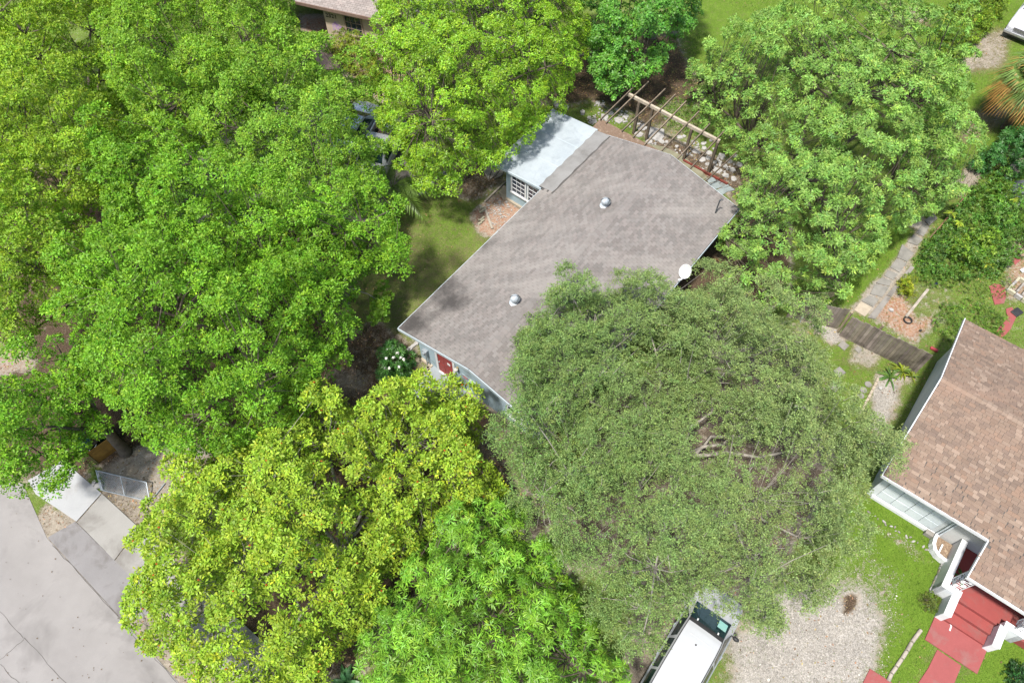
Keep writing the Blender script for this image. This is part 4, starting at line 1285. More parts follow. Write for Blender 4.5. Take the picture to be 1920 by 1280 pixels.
for i in range(4):
    for s, ax in ((-1, 0), (1, 0)):
        mb = MB(); mb.box((s * .52, -.55 + i * .37, .12), (.12, .34, .24)); o = mb.build('block', BRICKM if i % 2 else STONE, t); bevel(o, .012)
for i in range(3):
    for s in (-1, 1):
        mb = MB(); mb.box((-.34 + i * .34, s * .74, .12), (.32, .12, .24)); o = mb.build('block', STONE if i % 2 else BRICKM, t); bevel(o, .012)
for i in range(4):
    mb = MB(); mb.tube([(-.36, -.45 + i * .28, .16), (.36, -.42 + i * .28, .18)], .06, 8); mb.build('log', BARK_PALE, t, smooth=50)
# tarpaulin over a heap
c = P(*zr_(830, 230))
n = 26
mb = MB(); rows = []
for i in range(n):
    r_ = []
    for j in range(n):
        u_, v_ = i / (n - 1) * 2 - 1, j / (n - 1) * 2 - 1
        rr = math.hypot(u_, v_)
        z = max(0.02, .62 * (1 - rr ** 1.6)) + .07 * math.sin(u_ * 9 + v_ * 5) * (rr < 1.2) + .05 * math.sin(v_ * 13 - u_ * 4)
        r_.append((u_ * 1.25 * (1 + .1 * math.sin(v_ * 4)), v_ * .95 * (1 + .12 * math.sin(u_ * 5)), max(.015, z)))
    rows.append(r_)
mb.grid(rows)
o = mb.build('tarpaulin', mat('grey_tarpaulin', (.062, .070, .085), (.10, .11, .125), 2, .35, .5, bump=.3, bscale=6), smooth=70)
o.location = (c.x + .55, c.y - .05, 0); o.rotation_euler = (0, 0, .6); tag(o, 'crumpled dark grey tarpaulin over a heap in the weeds', 'tarpaulin')
p = P(1893, 318)
t = thing('old_boards', 'two grey boards leaning in the shrubs at the right edge', 'boards', (p.x, p.y, 0))
for i in range(3):
    mb = MB(); mb.cur = (.9 - .1 * i,) * 3; mb.bar(P(1886 + i * 9, 332 - i * 3, .1), P(1906 + i * 10, 300 - i * 3, .5), .22, .03); mb.build('board', WOOD_GREY, t, local=False)

# ------------------------------------------------------------------ strip between oak and white house
for (x, y, s), l in zip(((424, 662, .40), (402, 810, .42), (373, 893, .42), (508, 685, .28)), ('square grey stepping stone nearest the wooden fence', 'square grey stepping stone in the middle of the grass strip', 'square grey stepping stone nearest the oak edge', 'worn pale stepping stone in the gravel by the fence')):
    c = P(*z8(x, y)); mb = MB(); mb.prism([(-s / 2, -s / 2), (s / 2, -s / 2 + .02), (s / 2 - .02, s / 2), (-s / 2, s / 2 - .01)], -.04, .045, .012); o = mb.build('stepping_stone', PAVER); o.location = (c.x, c.y, 0); o.rotation_euler = (0, 0, random.uniform(.45, .75)); tag(o, l, 'stepping stone')
for (x, y), l in zip(((562, 880), (535, 912), (520, 945)), ('round pale disc stone nearest the fence in its row', 'middle round pale disc stone beside the brick edging', 'round pale disc stone nearest the oak in its row')):
    c = P(*z8(x, y)); mb = MB(); mb.lathe([(.15, 0), (.16, .03), (.145, .05), (.02, .055)], n=14); o = mb.build('round_stone', PAVER); o.location = (c.x, c.y, 0); tag(o, l, 'stepping stone')
p = P(*z8(575, 920))
t = thing('brick_edging', 'line of pale bricks edging the gravel beside the white house', 'edging', (p.x, p.y, 0))
a, b = P(*z8(618, 848), .0), P(*z8(515, 1050), .0); d = (b - a); L = d.length; rz = math.atan2(d.y, d.x)
nb = int(L / .24)
bm_ = MB(); bm_.box((0, 0, .04), (.21, .10, .09)); bme = bm_.mesh('brick', BEIGE)
for i in range(nb):
    o = bpy.data.objects.new('brick', bme); COL.objects.link(o); o.parent = t
    q = a.lerp(b, (i + .5) / nb); o.location = (q.x - p.x, q.y - p.y, random.uniform(-.01, .01)); o.rotation_euler = (0, 0, rz + random.uniform(-.12, .12))
c = P(*z8(628, 905)); tag(stone('rock', c.x, c.y, .10, STONE, None, .14), 'small white stone beside the sword leaved plant', 'stone')
mb = MB(); c = P(*z8(930, 686)); mb.box((c.x, c.y, .06), (.35, .12, .12), -.6); o = mb.build('red_block', mat('red_block', (.33, .05, .06), None, 3, .7)); tag(o, 'red block at the foot of the fence by the white house', 'block'); bevel(o, .01)
# lawn edging logs, red path, drive things
zc = lambda x, y: (1600 + x / 4.572, 1000 + y / 4.572)
p = P(*zc(450, 1040))
t = thing('log_edging', 'row of pale half logs edging the gravel drive', 'edging', (p.x, p.y, 0))
for (a, b) in (((578, 825), (505, 925)), ((498, 935), (462, 1000)), ((456, 1008), (420, 1068)), ((412, 1076), (372, 1135)), ((366, 1145), (330, 1195)), ((325, 1203), (300, 1262))):
    mb = MB(); mb.tube([P(*zc(*a), .035), P(*zc(*b), .04)], .075, 9); mb.build('log', WOOD_GREY, t, local=False, smooth=50)
lp = thing('red_landing', None, None, P(*zc(880, 950))); lp['kind'] = 'structure'
for q in (((703, 700), (610, 905), (828, 1060), (905, 905)), ((905, 902), (830, 1062), (1060, 1200), (1145, 985))):
    pass
mb = MB(); mb.prism([P2(*zc(*k)) for k in ((700, 700), (610, 905), (1058, 1202), (1148, 985))], -.06, .045, .01); mb.build('paving_slab', REDP, lp, local=False)
mb = MB(); mb.prism([P2(*zc(*k)) for k in ((718, 990), (925, 1130), (860, 1290), (800, 1420), (440, 1420), (560, 1270), (640, 1150))], -.06, .03, .01); mb.build('paving_slab', REDP, lp, local=False)
mb = MB(); mb.prism([P2(*zc(*k)) for k in ((140, 1155), (330, 1275), (290, 1400), (20, 1400))], -.06, .03, .01); o = mb.build('paving_slab', REDP, lp, local=False)
a = [(828, 765), (840, 790), (826, 830)]
mb = MB()
for u_, v_ in zip(a[:-1], a[1:]): mb.bar(P(*zc(*u_), .052), P(*zc(*v_), .052), .05, .006)
mb.build('paint_mark', WHITE, lp, local=False)
# lawn edging row of stones along the planting bed
SE2 = thing('stone_edging', 'row of pale stones between the lawn and the white porch wall', 'edging', P(*zc(720, 365)))
for i in range(9):
    f = i / 8
    c = P(*zc(775 - 105 * f, 250 + 230 * f)); o = stone('edging_stone', c.x, c.y, random.uniform(.10, .15), STONE if i % 3 else BEIGE, SE2, .10, stretch=(1.2, .8), rot=1.0)
SE3 = thing('stone_line', 'broken line of small pale stones crossing the lawn', 'stones', P(1690, 1000))
for i in range(16):
    f = i / 15
    x, y = 1440 + (575 + 330 * f) / 3.004, 854 + (325 + 210 * f) / 3.004
    c = P(x + random.uniform(-5, 5), y + random.uniform(-3, 3)); o = stone('path_stone', c.x, c.y, random.uniform(.03, .075), STONE if i % 2 else CONC, SE3, .02, stretch=(1.3, .7))

# ------------------------------------------------------------------ gate and brown enclosure by the street
zg = lambda x, y: (100 + x / 7.11, 780 + y / 7.11)
g0, g1, g2, g3 = P(*zg(655, 985), .05), P(*zg(1285, 1135), .05), P(*zg(1240, 880), .34), P(*zg(592, 725), .34)   # leaning far back
GT = thing('chain_link_gate', 'galvanised chain link gate panel leaning far back beside the pavement', 'gate', (g0.x, g0.y, 0))
mb = MB(); q = g3 + Vector((-.06, .02, 0)); mb.tube([(g0.x - .05, g0.y, .03), (q.x, q.y, .36)], .035, 8); mb.build('post', STEEL, GT, local=False)
for e0_, e1_ in ((g0, g1), (g1, g2), (g2, g3), (g3, g0), (g0.lerp(g1, .47), g3.lerp(g2, .47))):
    mb = MB(); mb.tube([e0_, e1_], .024, 6); mb.build('frame_tube', STEEL, GT, local=False)
mb = MB()
gp = lambda s_, t_: g0.lerp(g1, s_).lerp(g3.lerp(g2, s_), t_) + Vector((0, 0, -.004))
for k in range(-14, 30):                    # woven wires, both ways
    for sg in (1, -1):
        s0, s1 = k / 30, k / 30 + .46
        t0 = max(0, (0 - s0) / .46); t1 = min(1, (1 - s0) / .46)
        if t1 - t0 < .03: continue
        p0, p1 = gp(s0 + .46 * t0, t0 if sg > 0 else 1 - t0), gp(s0 + .46 * t1, t1 if sg > 0 else 1 - t1)
        mb.tube([p0, p1], .0058 if sg > 0 else .0022, 3, cap=False)
o = mb.build('chain_link', STEEL, GT, local=False); o['kind'] = 'stuff'
c = P(*zg(1480, 890))
mb = MB(); mb.tube([P(*zg(1290, 1140), .04), P(*zg(1485, 895), .04)], .025, 6); tag(mb.build('rail', STEEL), 'thin dark pipe lying on the ground behind the gate', 'pipe')
# enclosure
ec = P(*zg(595, 625))
EN = thing('timber_enclosure', 'brown timber bin enclosure under the street tree by the gate', 'enclosure', (ec.x, ec.y, 0))
OCHRE = mat('ochre_board', (.30, .165, .035), (.20, .105, .022), 2.5, .75, bump=.3, bscale=20, tint=True, stain=(.14, .08, .025), sscale=1.5)
OLIVE = mat('olive_board', (.20, .165, .07), (.14, .11, .045), 2.5, .8, bump=.3, bscale=20, tint=True)
def boards(a, b, h, parent, mt, wd=.22):
    a, b = Vector((a.x, a.y, 0)), Vector((b.x, b.y, 0)); d = b - a; L = d.length; d.normalize(); nr = Vector((-d.y, d.x, 0))
    n = max(2, int(h / wd))
    for i in range(n):
        k = random.uniform(.85, 1.15)
        mb = MB(); mb.cur = (k, k, k); mb.bar(a + Vector((0, 0, (i + .5) * h / n)) + nr * random.uniform(-.004, .004), b + Vector((0, 0, (i + .5) * h / n)), .03, h / n * .975, up=(0, 0, 1)); mb.build('board', mt, parent, local=False)
e1 = ec; e2 = P(*zg(800, 480)) + (P(*zg(800, 480)) - ec) * .35; e0 = P(*zg(330, 390)); 
boards(e1, e2, 1.05, EN, OCHRE, .2)
boards(e0, e1, .95, EN, OLIVE, .2)
e3 = e0 + (e2 - e1); boards(e3, e2, .95, EN, OCHRE, .3); boards(e0, e3, .95, EN, OLIVE, .3)
for q in (e0, e1, e2, e3): mb = MB(); mb.cur = (.8, .8, .8); mb.box((q.x, q.y, .52), (.09, .09, 1.06), .6); mb.build('post', OLIVE, EN, local=False)
cc = (e0 + e1 + e2 + e3) / 4
ang = math.atan2((e2 - e1).y, (e2 - e1).x)
GRN = mat('green_plastic', (.012, .075, .06), (.01, .055, .045), 3, .45)
for k, (dx, l) in enumerate(((-.25, 'dark green wheeled bin inside the brown enclosure, left one'), (.55, 'dark green wheeled bin inside the brown enclosure, right one'))):
    q = cc + (e2 - e1).normalized() * dx
    t = thing('wheeled_bin', l, 'bin', (q.x, q.y, 0), ang)
    mb = MB(); mb.hexa([(-.22, -.25, .06), (.22, -.25, .06), (.22, .25, .06), (-.22, .25, .06)], [(-.29, -.33, .9), (.29, -.33, .9), (.29, .33, .9), (-.29, .33, .9)]); mb.build('body', GRN, t)
    mb = MB(); mb.box((0, 0, .94), (.62, .70, .05))
    for j in range(6): mb.box((-.22 + j * .088, -.02, .975), (.035, .56, .024))
    o = mb.build('lid', GRN, t); bevel(o, .01)
    mb = MB(); mb.tube([(-.25, .38, .88), (.25, .38, .88)], .02, 6); mb.build('handle', GRN, t)
    for s_ in (-1, 1):
        mb = MB(); mb.tube([(s_ * .20, .26, .1), (s_ * .27, .26, .1)], .1, 12); mb.build('wheel', DARKM, t)
mb = MB(); mb.tube([P(*zg(345, 320), .9), P(*zg(500, 470), .9)], .02, 6); o = mb.build('white_pipe', WHITE, EN, local=False)
mb = MB(); mb.tube([P(*zg(535, 450), .9), P(*zg(575, 375), .9)], .02, 6); o = mb.build('white_pipe', WHITE, EN, local=False)
for x, y, r in ((560, 890, .10), (600, 935, .14), (540, 915, .08)):
    c = P(*zg(x, y)); o = stone('rock', c.x, c.y, r, STONE, None, .12); tag(o, 'small pale rock at the foot of the chain link gate', 'stone', 'rocks by the gate')
# steps and bricks beside the stoop
SB = thing('brick_edging', 'two short rows of beige bricks along the grey stoop', 'edging', P(800, 695))
for i, (x, y) in enumerate(((300, 560), (325, 545), (345, 525), (310, 590), (335, 570), (355, 550))):
    px, py = 740 + x / 5.335, 590 + y / 5.335
    c = P(px, py); mb = MB(); mb.box((0, 0, .05), (.26, .11, .1)); o = mb.build('brick', BEIGE, SB); o.location = (c.x - SB.location.x, c.y - SB.location.y, 0); o.rotation_euler = (0, 0, .87 + random.uniform(-.1, .1)); bevel(o, .008)
SE4 = thing('rock_row', 'short row of grey rocks at the left corner of the blue house', 'rocks', P(775, 648))
for i in range(7):
    px, py = 740 + (235 - 16 * i) / 5.335, 590 + (275 + 13 * i) / 5.335
    c = P(px, py); o = stone('rock', c.x, c.y, .09 + .03 * (i % 2), STONE, SE4, .10)
mb = MB(); mb.tube([P(740 + 850 / 5.335, 590 + 1140 / 5.335, .06), P(740 + 1035 / 5.335, 590 + 1255 / 5.335, .06)], .05, 7); tag(mb.build('garden_pipe', STONE, smooth=50), 'pale pipe edging the bed below the blue wall', 'pipe')
# fallen branch on the lawn
mb = MB(); mb.tube([P(628, 540, 2.4), P(660, 541, 2.3), P(690, 551, 2.1), P(706, 561, 1.9)], [.035, .03, .022, .012], 6)
FBR = thing('drooping_branch', 'bare pale branch with one leafy tip reaching over the lawn', 'branch', P(628, 540, 0)); mb.build('bough', BARK_PALE, FBR, local=False, smooth=50)


# ------------------------------------------------------------------ trees
def blue_noise(poly, sp, rng, margin=0.0):
    lo, hi = poly.min(0), poly.max(0)
    n = int((hi - lo).prod() / sp ** 2 * 6) + 20
    c = rng.uniform(lo, hi, (n, 2))
    c = c[inpoly(c, poly) > margin]
    keep = []
    cell = {}
    for p in c:
        k = (int(p[0] // sp), int(p[1] // sp))
        ok = True
        for a in (-1, 0, 1):
            for b in (-1, 0, 1):
                for q in cell.get((k[0] + a, k[1] + b), ()):
                    if (q[0] - p[0]) ** 2 + (q[1] - p[1]) ** 2 < sp * sp: ok = False; break
                if not ok: break
            if not ok: break
        if ok:
            keep.append(p); cell.setdefault(k, []).append(p)
    return np.array(keep).reshape(-1, 2)


def tints(base, n, rng, dv=0.18, dh=0.10):
    """a hue and tone of its own for each rosette"""
    base = np.asarray(base, float)
    v = np.exp(rng.normal(0, dv, n))[:, None]
    t = base[None] * v
    t[:, 0] *= np.exp(rng.normal(0, dh, n))
    t[:, 2] *= np.exp(rng.normal(0, dh, n))
    return t


def crown_clumps(poly, zr, zt, sp, rad, rng, lump=0.6, lumps=2.6, gap=0.12, seed=0, edge=1.9, bough=1.7, deep=1.1, inset=None, full=False, crease=.30):
    """clump centres and radii of an uneven crown over a plan outline: a dome broken into boughs, each bough a rounded mass of clumps"""
    ins = rad * 0.75 if inset is None else inset
    c = blue_noise(poly, sp, rng, ins * .5)
    d = inpoly(c, poly) - ins * .5
    dm = max(d.max(), 0.5)
    e = 1 - np.clip(d / (dm * 0.85), 0, 1)
    dome = np.sqrt(np.clip(1 - e ** 2, 0, 1))
    B = blue_noise(poly, bough, rng, 0.1)
    if len(B) == 0: B = poly.mean(0)[None]
    B = B + rng.normal(0, bough * .12, B.shape)
    bz = rng.normal(0, lump * .55, len(B)); br = bough * rng.uniform(.55, .80, len(B))
    D = np.linalg.norm(c[:, None] - B[None], axis=2)
    j = (D / br).argmin(1) if len(c) else np.zeros(0, int)
    q = D[np.arange(len(c)), j] / br[j]
    z = zr + (zt - zr) * dome + bz[j] - deep * np.clip(q, 0, 1.35) ** 2.2 + deep * .35 + vnoise(c, lumps, seed) * lump * .4 + rng.normal(0, 0.17, len(c))
    keep = rng.uniform(0, 1, len(c)) > np.where(q > .97, crease, gap * .3)
    keep &= (vnoise(c, 2.1, seed + 1) + 1) / 2 > gap * .9
    keep |= (d < 0.4) & (q < 1.0)
    C = np.c_[c, z][keep]
    R = (rad * rng.uniform(0.72, 1.2, len(c)) * np.where(q > .9, .8, 1.0))[keep]
    K = np.zeros(len(C), int)
    # lower layers: seen through the gaps and on the flanks
    c2 = blue_noise(poly, sp * .98, rng, ins)
    if len(c2):
        e2 = 1 - np.clip((inpoly(c2, poly) - ins) / (dm * 0.9), 0, 1)
        z2 = zr - 0.9 + (zt - zr) * 0.66 * np.sqrt(np.clip(1 - e2 ** 2, 0, 1)) + rng.normal(0, 0.35, len(c2))
        C = np.r_[C, np.c_[c2, z2]]; R = np.r_[R, rad * rng.uniform(0.7, 1.05, len(c2))]; K = np.r_[K, np.ones(len(c2), int)]
    if full:
        c4 = blue_noise(poly, sp * 1.05, rng, ins * 1.3)
        if len(c4):
            C = np.r_[C, np.c_[c4, np.maximum(zr - 1.5, min(zr - .7, 3.5)) + rng.normal(0, .2, len(c4)) + .5 * np.clip((inpoly(c4, poly)) / dm, 0, 1)]]; R = np.r_[R, rad * rng.uniform(0.9, 1.2, len(c4))]; K = np.r_[K, np.ones(len(c4), int)]
    c3 = blue_noise(poly, sp * 1.05, rng, ins * .8)
    if len(c3):
        k3 = inpoly(c3, poly) < edge
        z3 = zr - rng.uniform(0.1, 0.9, len(c3)) * min(1, (zt - zr) / 2.5)
        C = np.r_[C, np.c_[c3, z3][k3]]; R = np.r_[R, rad * rng.uniform(0.65, 1.0, k3.sum())]; K = np.r_[K, np.ones(k3.sum(), int)]
    if len(C) == 0:
        C = np.array([[*poly.mean(0), zt]]); R = np.array([rad]); K = np.zeros(1, int)
    return C, R, K


def limbs(mb, base, th, C, R, rng, r0=0.22, nl=8, twig=0.018, wob=0.25):
    """trunk, limbs and a branch to each clump"""
    base = np.asarray(base, float)
    top = base + np.array([rng.normal(0, 0.15), rng.normal(0, 0.15), th])
    path = [base + (top - base) * t + np.r_[rng.normal(0, 0.05, 2), 0] * (t > 0) for t in np.linspace(0, 1, 5)]
    mb.tube([tuple(p) for p in path], [r0 * 1.35, r0 * 1.05, r0 * 0.95, r0 * 0.9, r0 * 0.85], 8)
    idx = [int(rng.integers(len(C)))]
    D = np.linalg.norm(C[:, :2] - C[idx[0], :2], axis=1)
    for _ in range(min(nl, len(C)) - 1):
        k = int(np.argmax(D)); idx.append(k)
        D = np.minimum(D, np.linalg.norm(C[:, :2] - C[k, :2], axis=1))
    nodes = []; rads = []
    for k in idx:
        e = C[k] - np.array([0, 0, R[k] * 0.5])
        mid = top * 0.45 + e * 0.55 + np.array([0, 0, 0.35]) + rng.normal(0, wob, 3)
        ts = np.linspace(0, 1, 8)
        pth = [(1 - t) ** 2 * top + 2 * t * (1 - t) * mid + t * t * e + (rng.normal(0, wob * 0.25, 3) if 0 < t < 1 else 0) for t in ts]
        rr = [r0 * 0.34 * (1 - t) ** 0.9 + twig * 1.0 for t in ts]
        mb.tube([tuple(p) for p in pth], rr, 6, cap=False)
        nodes += pth[2:]; rads += rr[2:]
    nodes = np.array(nodes); rads = np.array(rads)
    for c, r in zip(C, R):
        j = np.linalg.norm((nodes - c) * np.array([1, 1, 0.8]), axis=1).argmin()
        a = nodes[j]; e = c + np.array([0, 0, r * 0.15])
        if np.linalg.norm(e - a) < 0.15: continue
        mid = (a + e) / 2 + rng.normal(0, 0.12, 3) - np.array([0, 0, 0.05])
        r1 = min(rads[j] * 0.6, twig * 2.2)
        mb.tube([tuple(a), tuple(mid), tuple(e)], [r1, r1 * 0.8, twig * 0.5], 4, cap=False)


def rosettes(C, R, K, dens, rng, flat=0.7, outw=0.45, cen=None, spread=1.0, kd=.8, shell=.80):
    """tips of twigs on the outer side of every clump: position, axis, clump number"""
    n = np.maximum(3, (dens * R ** 2 * np.where(K == 1, kd, 1.0)).astype(int))
    ci = np.repeat(np.arange(len(C)), n)
    N = len(ci)
    v = norm(rng.normal(0, 1, (N, 3)))
    o = C - (C.mean(0) if cen is None else np.asarray(cen))
    o[:, 2] = 0
    o = norm(o) * np.minimum(1, np.linalg.norm(o, axis=1, keepdims=True) / 3)
    bias = o[ci] * outw + np.array([0, 0, 0.55])
    v = norm(v + bias)
    rad = R[ci] * rng.uniform(shell, 1.0, N) * spread
    # fingers: each clump stretched along one direction of its own
    ang = rng.uniform(0, 2 * np.pi, len(C))
    ax = np.c_[np.cos(ang), np.sin(ang), np.zeros(len(C))][ci]
    off = v * rad[:, None]
    off += ax * ((off * ax).sum(1) * 0.28)[:, None]
    off[:, 2] *= flat
    return C[ci] + off, norm(v * 0.8 + np.array([0, 0, 0.5]) + rng.normal(0, 0.25, (N, 3))), ci


def rosette_leaves(pos, ax, n, rng, elev=(0.15, 0.7), jit=0.25):
    """n leaves round each tip"""
    N = len(pos)
    t = norm(np.cross(ax, rng.normal(0, 1, (N, 3))))
    b = np.cross(ax, t)
    rid = np.repeat(np.arange(N), n)
    k = np.tile(np.arange(n), N)
    a = k * (2 * np.pi / n) + np.repeat(rng.uniform(0, 6.28, N), n) + rng.normal(0, jit, N * n)
    el = rng.uniform(elev[0], elev[1], N * n)
    d = (t[rid] * np.cos(a)[:, None] + b[rid] * np.sin(a)[:, None]) * np.cos(el)[:, None] + ax[rid] * np.sin(el)[:, None]
    return rid, d, ax[rid]


def tree(name, label, pxs, zr, zt, base, kind, seed, group=None, th=None, r0=0.22, col=None, sp=None, dens=None, gap=0.12, lump=0.6, bark=None, zproj=None, leaf=1.0, rad=None, nl=9, fruit=None):
    rng = np.random.default_rng(seed)
    zp = zr + (zt - zr) * 0.12 if zproj is None else zproj
    poly = wpoly(pxs, zp)
    K_ = dict(
        olive=dict(sp=0.74, rad=0.50, dens=310, n=6, ln=(.10, .16), wd=.44, col=(.130, .275, .018), elev=(.1, .75), mat=LEAF, bough=2.1, deep=1.35),
        fig=dict(sp=0.66, rad=0.45, dens=330, n=6, ln=(.09, .13), wd=.55, col=(.165, .300, .018), elev=(-.2, .6), mat=LEAF_GLOSS, bough=1.9, deep=1.2),
        dark=dict(sp=0.70, rad=0.52, dens=220, n=6, ln=(.13, .19), wd=.55, col=(.085, .225, .030), elev=(-.2, .5), mat=LEAF_GLOSS, bough=1.7, deep=1.1),
        lush=dict(sp=0.56, rad=0.38, dens=215, n=8, ln=(.13, .20), wd=.34, col=(.165, .290, .058), elev=(-.1, .6), mat=LEAF, bough=1.4, deep=1.0),
        bright=dict(sp=0.56, rad=0.44, dens=300, n=6, ln=(.12, .185), wd=.42, col=(.225, .335, .030), elev=(.0, .8), mat=LEAF, bough=1.5, deep=1.2),
        mango=dict(sp=0.50, rad=0.36, dens=150, n=11, ln=(.17, .26), wd=.20, col=(.140, .290, .028), elev=(-.2, .35), mat=LEAF_GLOSS, bough=1.2, deep=.7),
    )[kind]
    sp = sp or K_['sp']; rad = rad or K_['rad']; dens = dens or K_['dens']; col = col or K_['col']
    C, R, K = crown_clumps(poly, zr, zt, sp, rad, rng, lump=lump, gap=gap, seed=seed % 7, bough=K_['bough'], deep=K_['deep'], full=kind in ('olive', 'fig'))
    b = base if len(base) == 3 else (base[0], base[1], 0)
    root = thing(name, label, 'tree', b, 0, group)
    off = np.array(b)
    mb = MB()
    limbs(mb, (0, 0, -0.05), th or zr * 0.55, C - off, R, rng, r0, nl)
    mb.build('trunk', bark or BARK, root, smooth=60)
    if kind == 'olive': R = np.where(K == 1, R * 1.22, R)
    pos, ax, ci = rosettes(C, R, K, dens, rng, kd=.58)
    ct = np.exp(rng.normal(0, 0.10, len(C)))
    rid, d, nr = rosette_leaves(pos, ax, K_['n'], rng, K_['elev'])
    tn = tints(col, len(pos), rng, .16, .10) * ct[ci][:, None]
    # new growth: some tips yellower
    y = rng.uniform(0, 1, len(pos)) < 0.10
    tn[y] = tn[y] * np.array([1.28, 1.12, 0.9])
    T = tn[rid] * np.exp(rng.normal(0, .14, len(rid)))[:, None]
    ln = rng.uniform(*K_['ln'], len(rid)) * leaf
    p0 = pos[rid] + d * 0.015 + rng.normal(0, 0.025, (len(rid), 3))
    print('LEAVES', label[:30], len(rid))
    leaves_mesh('crown', p0, d, nr + rng.normal(0, .3, d.shape), ln, ln * K_['wd'] * rng.uniform(.8, 1.15, len(rid)), T, K_['mat'], root, off,
                droop=0.12 if kind == 'mango' else 0.0, wide=0.62 if kind in ('olive', 'bright') else 0.5)
    if fruit:
        mbf = MB()
        ids = rng.choice(np.where(K[ci] == 0)[0], fruit[0])
        for i in ids:
            p = pos[i] - off + ax[i] * 0.05
            mbf.add([(p + np.array(q) * 0.045) for q in ((1, 0, 0), (0, 1, 0), (-1, 0, 0), (0, -1, 0), (0, 0, 1.2), (0, 0, -1.2))],
                    [(0, 1, 4), (1, 2, 4), (2, 3, 4), (3, 0, 4), (1, 0, 5), (2, 1, 5), (3, 2, 5), (0, 3, 5)])
        f = mbf.build('fruit', fruit[1], root)
        f['kind'] = 'stuff'
    return root


def oak(name, label, lobes, base, seed, col=(.122, .200, .050)):
    """fine-leaved tree: leaves strung along drooping twigs, pale branches showing through"""
    rng = np.random.default_rng(seed)
    root = thing(name, label, 'tree', base)
    off = np.array(base)
    CC = []; RR = []; KK = []
    for k, (pxs, zr, zt) in enumerate(lobes):
        poly = wpoly(pxs, zr + (zt - zr) * 0.15)
        C, R, K = crown_clumps(poly, zr, zt, 0.72, 0.60, rng, lump=0.8, lumps=2.1, gap=0.12, seed=(seed + k) % 7, edge=1.0, bough=1.8, deep=1.9, crease=.45, full=(k < 2))
        CC.append(C); RR.append(R); KK.append(K)
    C = np.concatenate(CC); R = np.concatenate(RR); K = np.concatenate(KK)
    mb = MB()
    limbs(mb, (0, 0, -0.05), 2.0, C - off, R, rng, 0.22, 18, 0.012, 0.6)
    mb.build('trunk', BARK_PALE, root, smooth=60)
    # sprays
    pos, ax, ci = rosettes(C, R, K, 262, rng, flat=0.8, outw=0.6, spread=0.86, kd=.6, shell=.70)
    N = len(pos)
    o = pos - C[ci]
    wind = np.array([0.35, 0.10, 0.0])
    d = norm(o * 1.3 + rng.normal(0, .45, (N, 3)) + np.array([0, 0, 0.15]) + wind * 0.4)
    L = rng.uniform(0.22, 0.50, N)
    # visible pale twigs on a share of sprays
    tw = MB()
    sel = rng.choice(N, int(N * 0.025), replace=False)
    for i in sel:
        a = pos[i] - off - d[i] * L[i] * 0.5; e = pos[i] - off + d[i] * L[i] * 0.75 - np.array([0, 0, 0.05])
        m_ = (a + e) / 2 + rng.normal(0, 0.04, 3)
        tw.tube([tuple(a), tuple(m_), tuple(e)], [0.012, 0.009, 0.005], 3, cap=False)
    t = tw.build('twigs', BARK_PALE, root)
    t['kind'] = 'stuff'
    n = 14
    rid = np.repeat(np.arange(N), n); kk = np.tile(np.arange(n), N)
    s = (kk + rng.uniform(0, 1, N * n)) / n
    u0 = norm(np.cross(d, np.array([0, 0, 1.0]) + rng.normal(0, .3, (N, 3))))
    side = np.where(kk % 2 == 0, 1.0, -1.0)
    p = pos[rid] + d[rid] * (s * L[rid])[:, None]
    p[:, 2] -= (s ** 2) * L[rid] * 0.45
    p += rng.normal(0, 0.022, p.shape)
    ld = norm(u0[rid] * side[:, None] * 0.9 + d[rid] * 0.7 + rng.normal(0, .4, p.shape))
    tn = tints(col, N, rng, .16, .09)
    big = np.clip((C[ci, 0] - C[:, 0].min()) / np.ptp(C[:, 0]), 0, 1)[:, None]   # right side of the tree: greyer, paler leaves
    tn = tn * (1 - big * .6) + tints((.205, .245, .095), N, rng, .16, .08) * big * .6
    T = tn[rid] * np.exp(rng.normal(0, .2, len(rid)))[:, None]
    ln = rng.uniform(.055, .095, len(rid))
    print('LEAVES', label[:30], len(rid))
    leaves_mesh('crown', p, ld, np.array([0, 0, 1.0]) + rng.normal(0, .55, p.shape), ln, ln * rng.uniform(.36, .5, len(rid)), T, LEAF_OAK, root, off, wide=0.5)
    return root


G_STREET = 'broad trees shading the street side'
tree('street_tree', 'yellow green street tree filling the upper left corner of the view', [(-50, -50), (200, -50), (235, 60), (195, 160), (235, 230), (180, 330), (60, 425), (-50, 430)],
     5.4, 9.0, (-21.5, 28.0), 'olive', 11, G_STREET, col=(.185, .305, .020), gap=.10)
tree('street_tree', 'green street tree at the upper edge left of the beige house', [(210, -50), (525, -50), (545, 25), (520, 110), (470, 165), (395, 200), (330, 265), (240, 245), (190, 150), (225, 50)],
     5.2, 8.6, (-16.5, 33.5), 'olive', 12, G_STREET, col=(.155, .290, .022), gap=.15)
tree('street_tree', 'green tree hanging over the cars on the shaded driveway', [(410, 170), (530, 95), (570, 90), (612, 118), (690, 128), (690, 160), (655, 180), (660, 215), (705, 228), (712, 290), (690, 350), (610, 400), (500, 380), (420, 330), (370, 240)],
     4.9, 8.0, (-11.2, 27.0), 'olive', 13, G_STREET, gap=.15, col=(.150, .285, .026))
tree('street_tree', 'green tree overhanging the sunlit lawn left of the blue house', [(200, 250), (330, 250), (420, 330), (520, 375), (640, 385), (722, 372), (768, 440), (752, 500), (700, 470), (650, 500), (600, 540), (470, 490), (330, 490), (230, 430), (170, 350)],
     5.2, 8.6, (-11.6, 21.3), 'olive', 14, G_STREET, gap=.13)
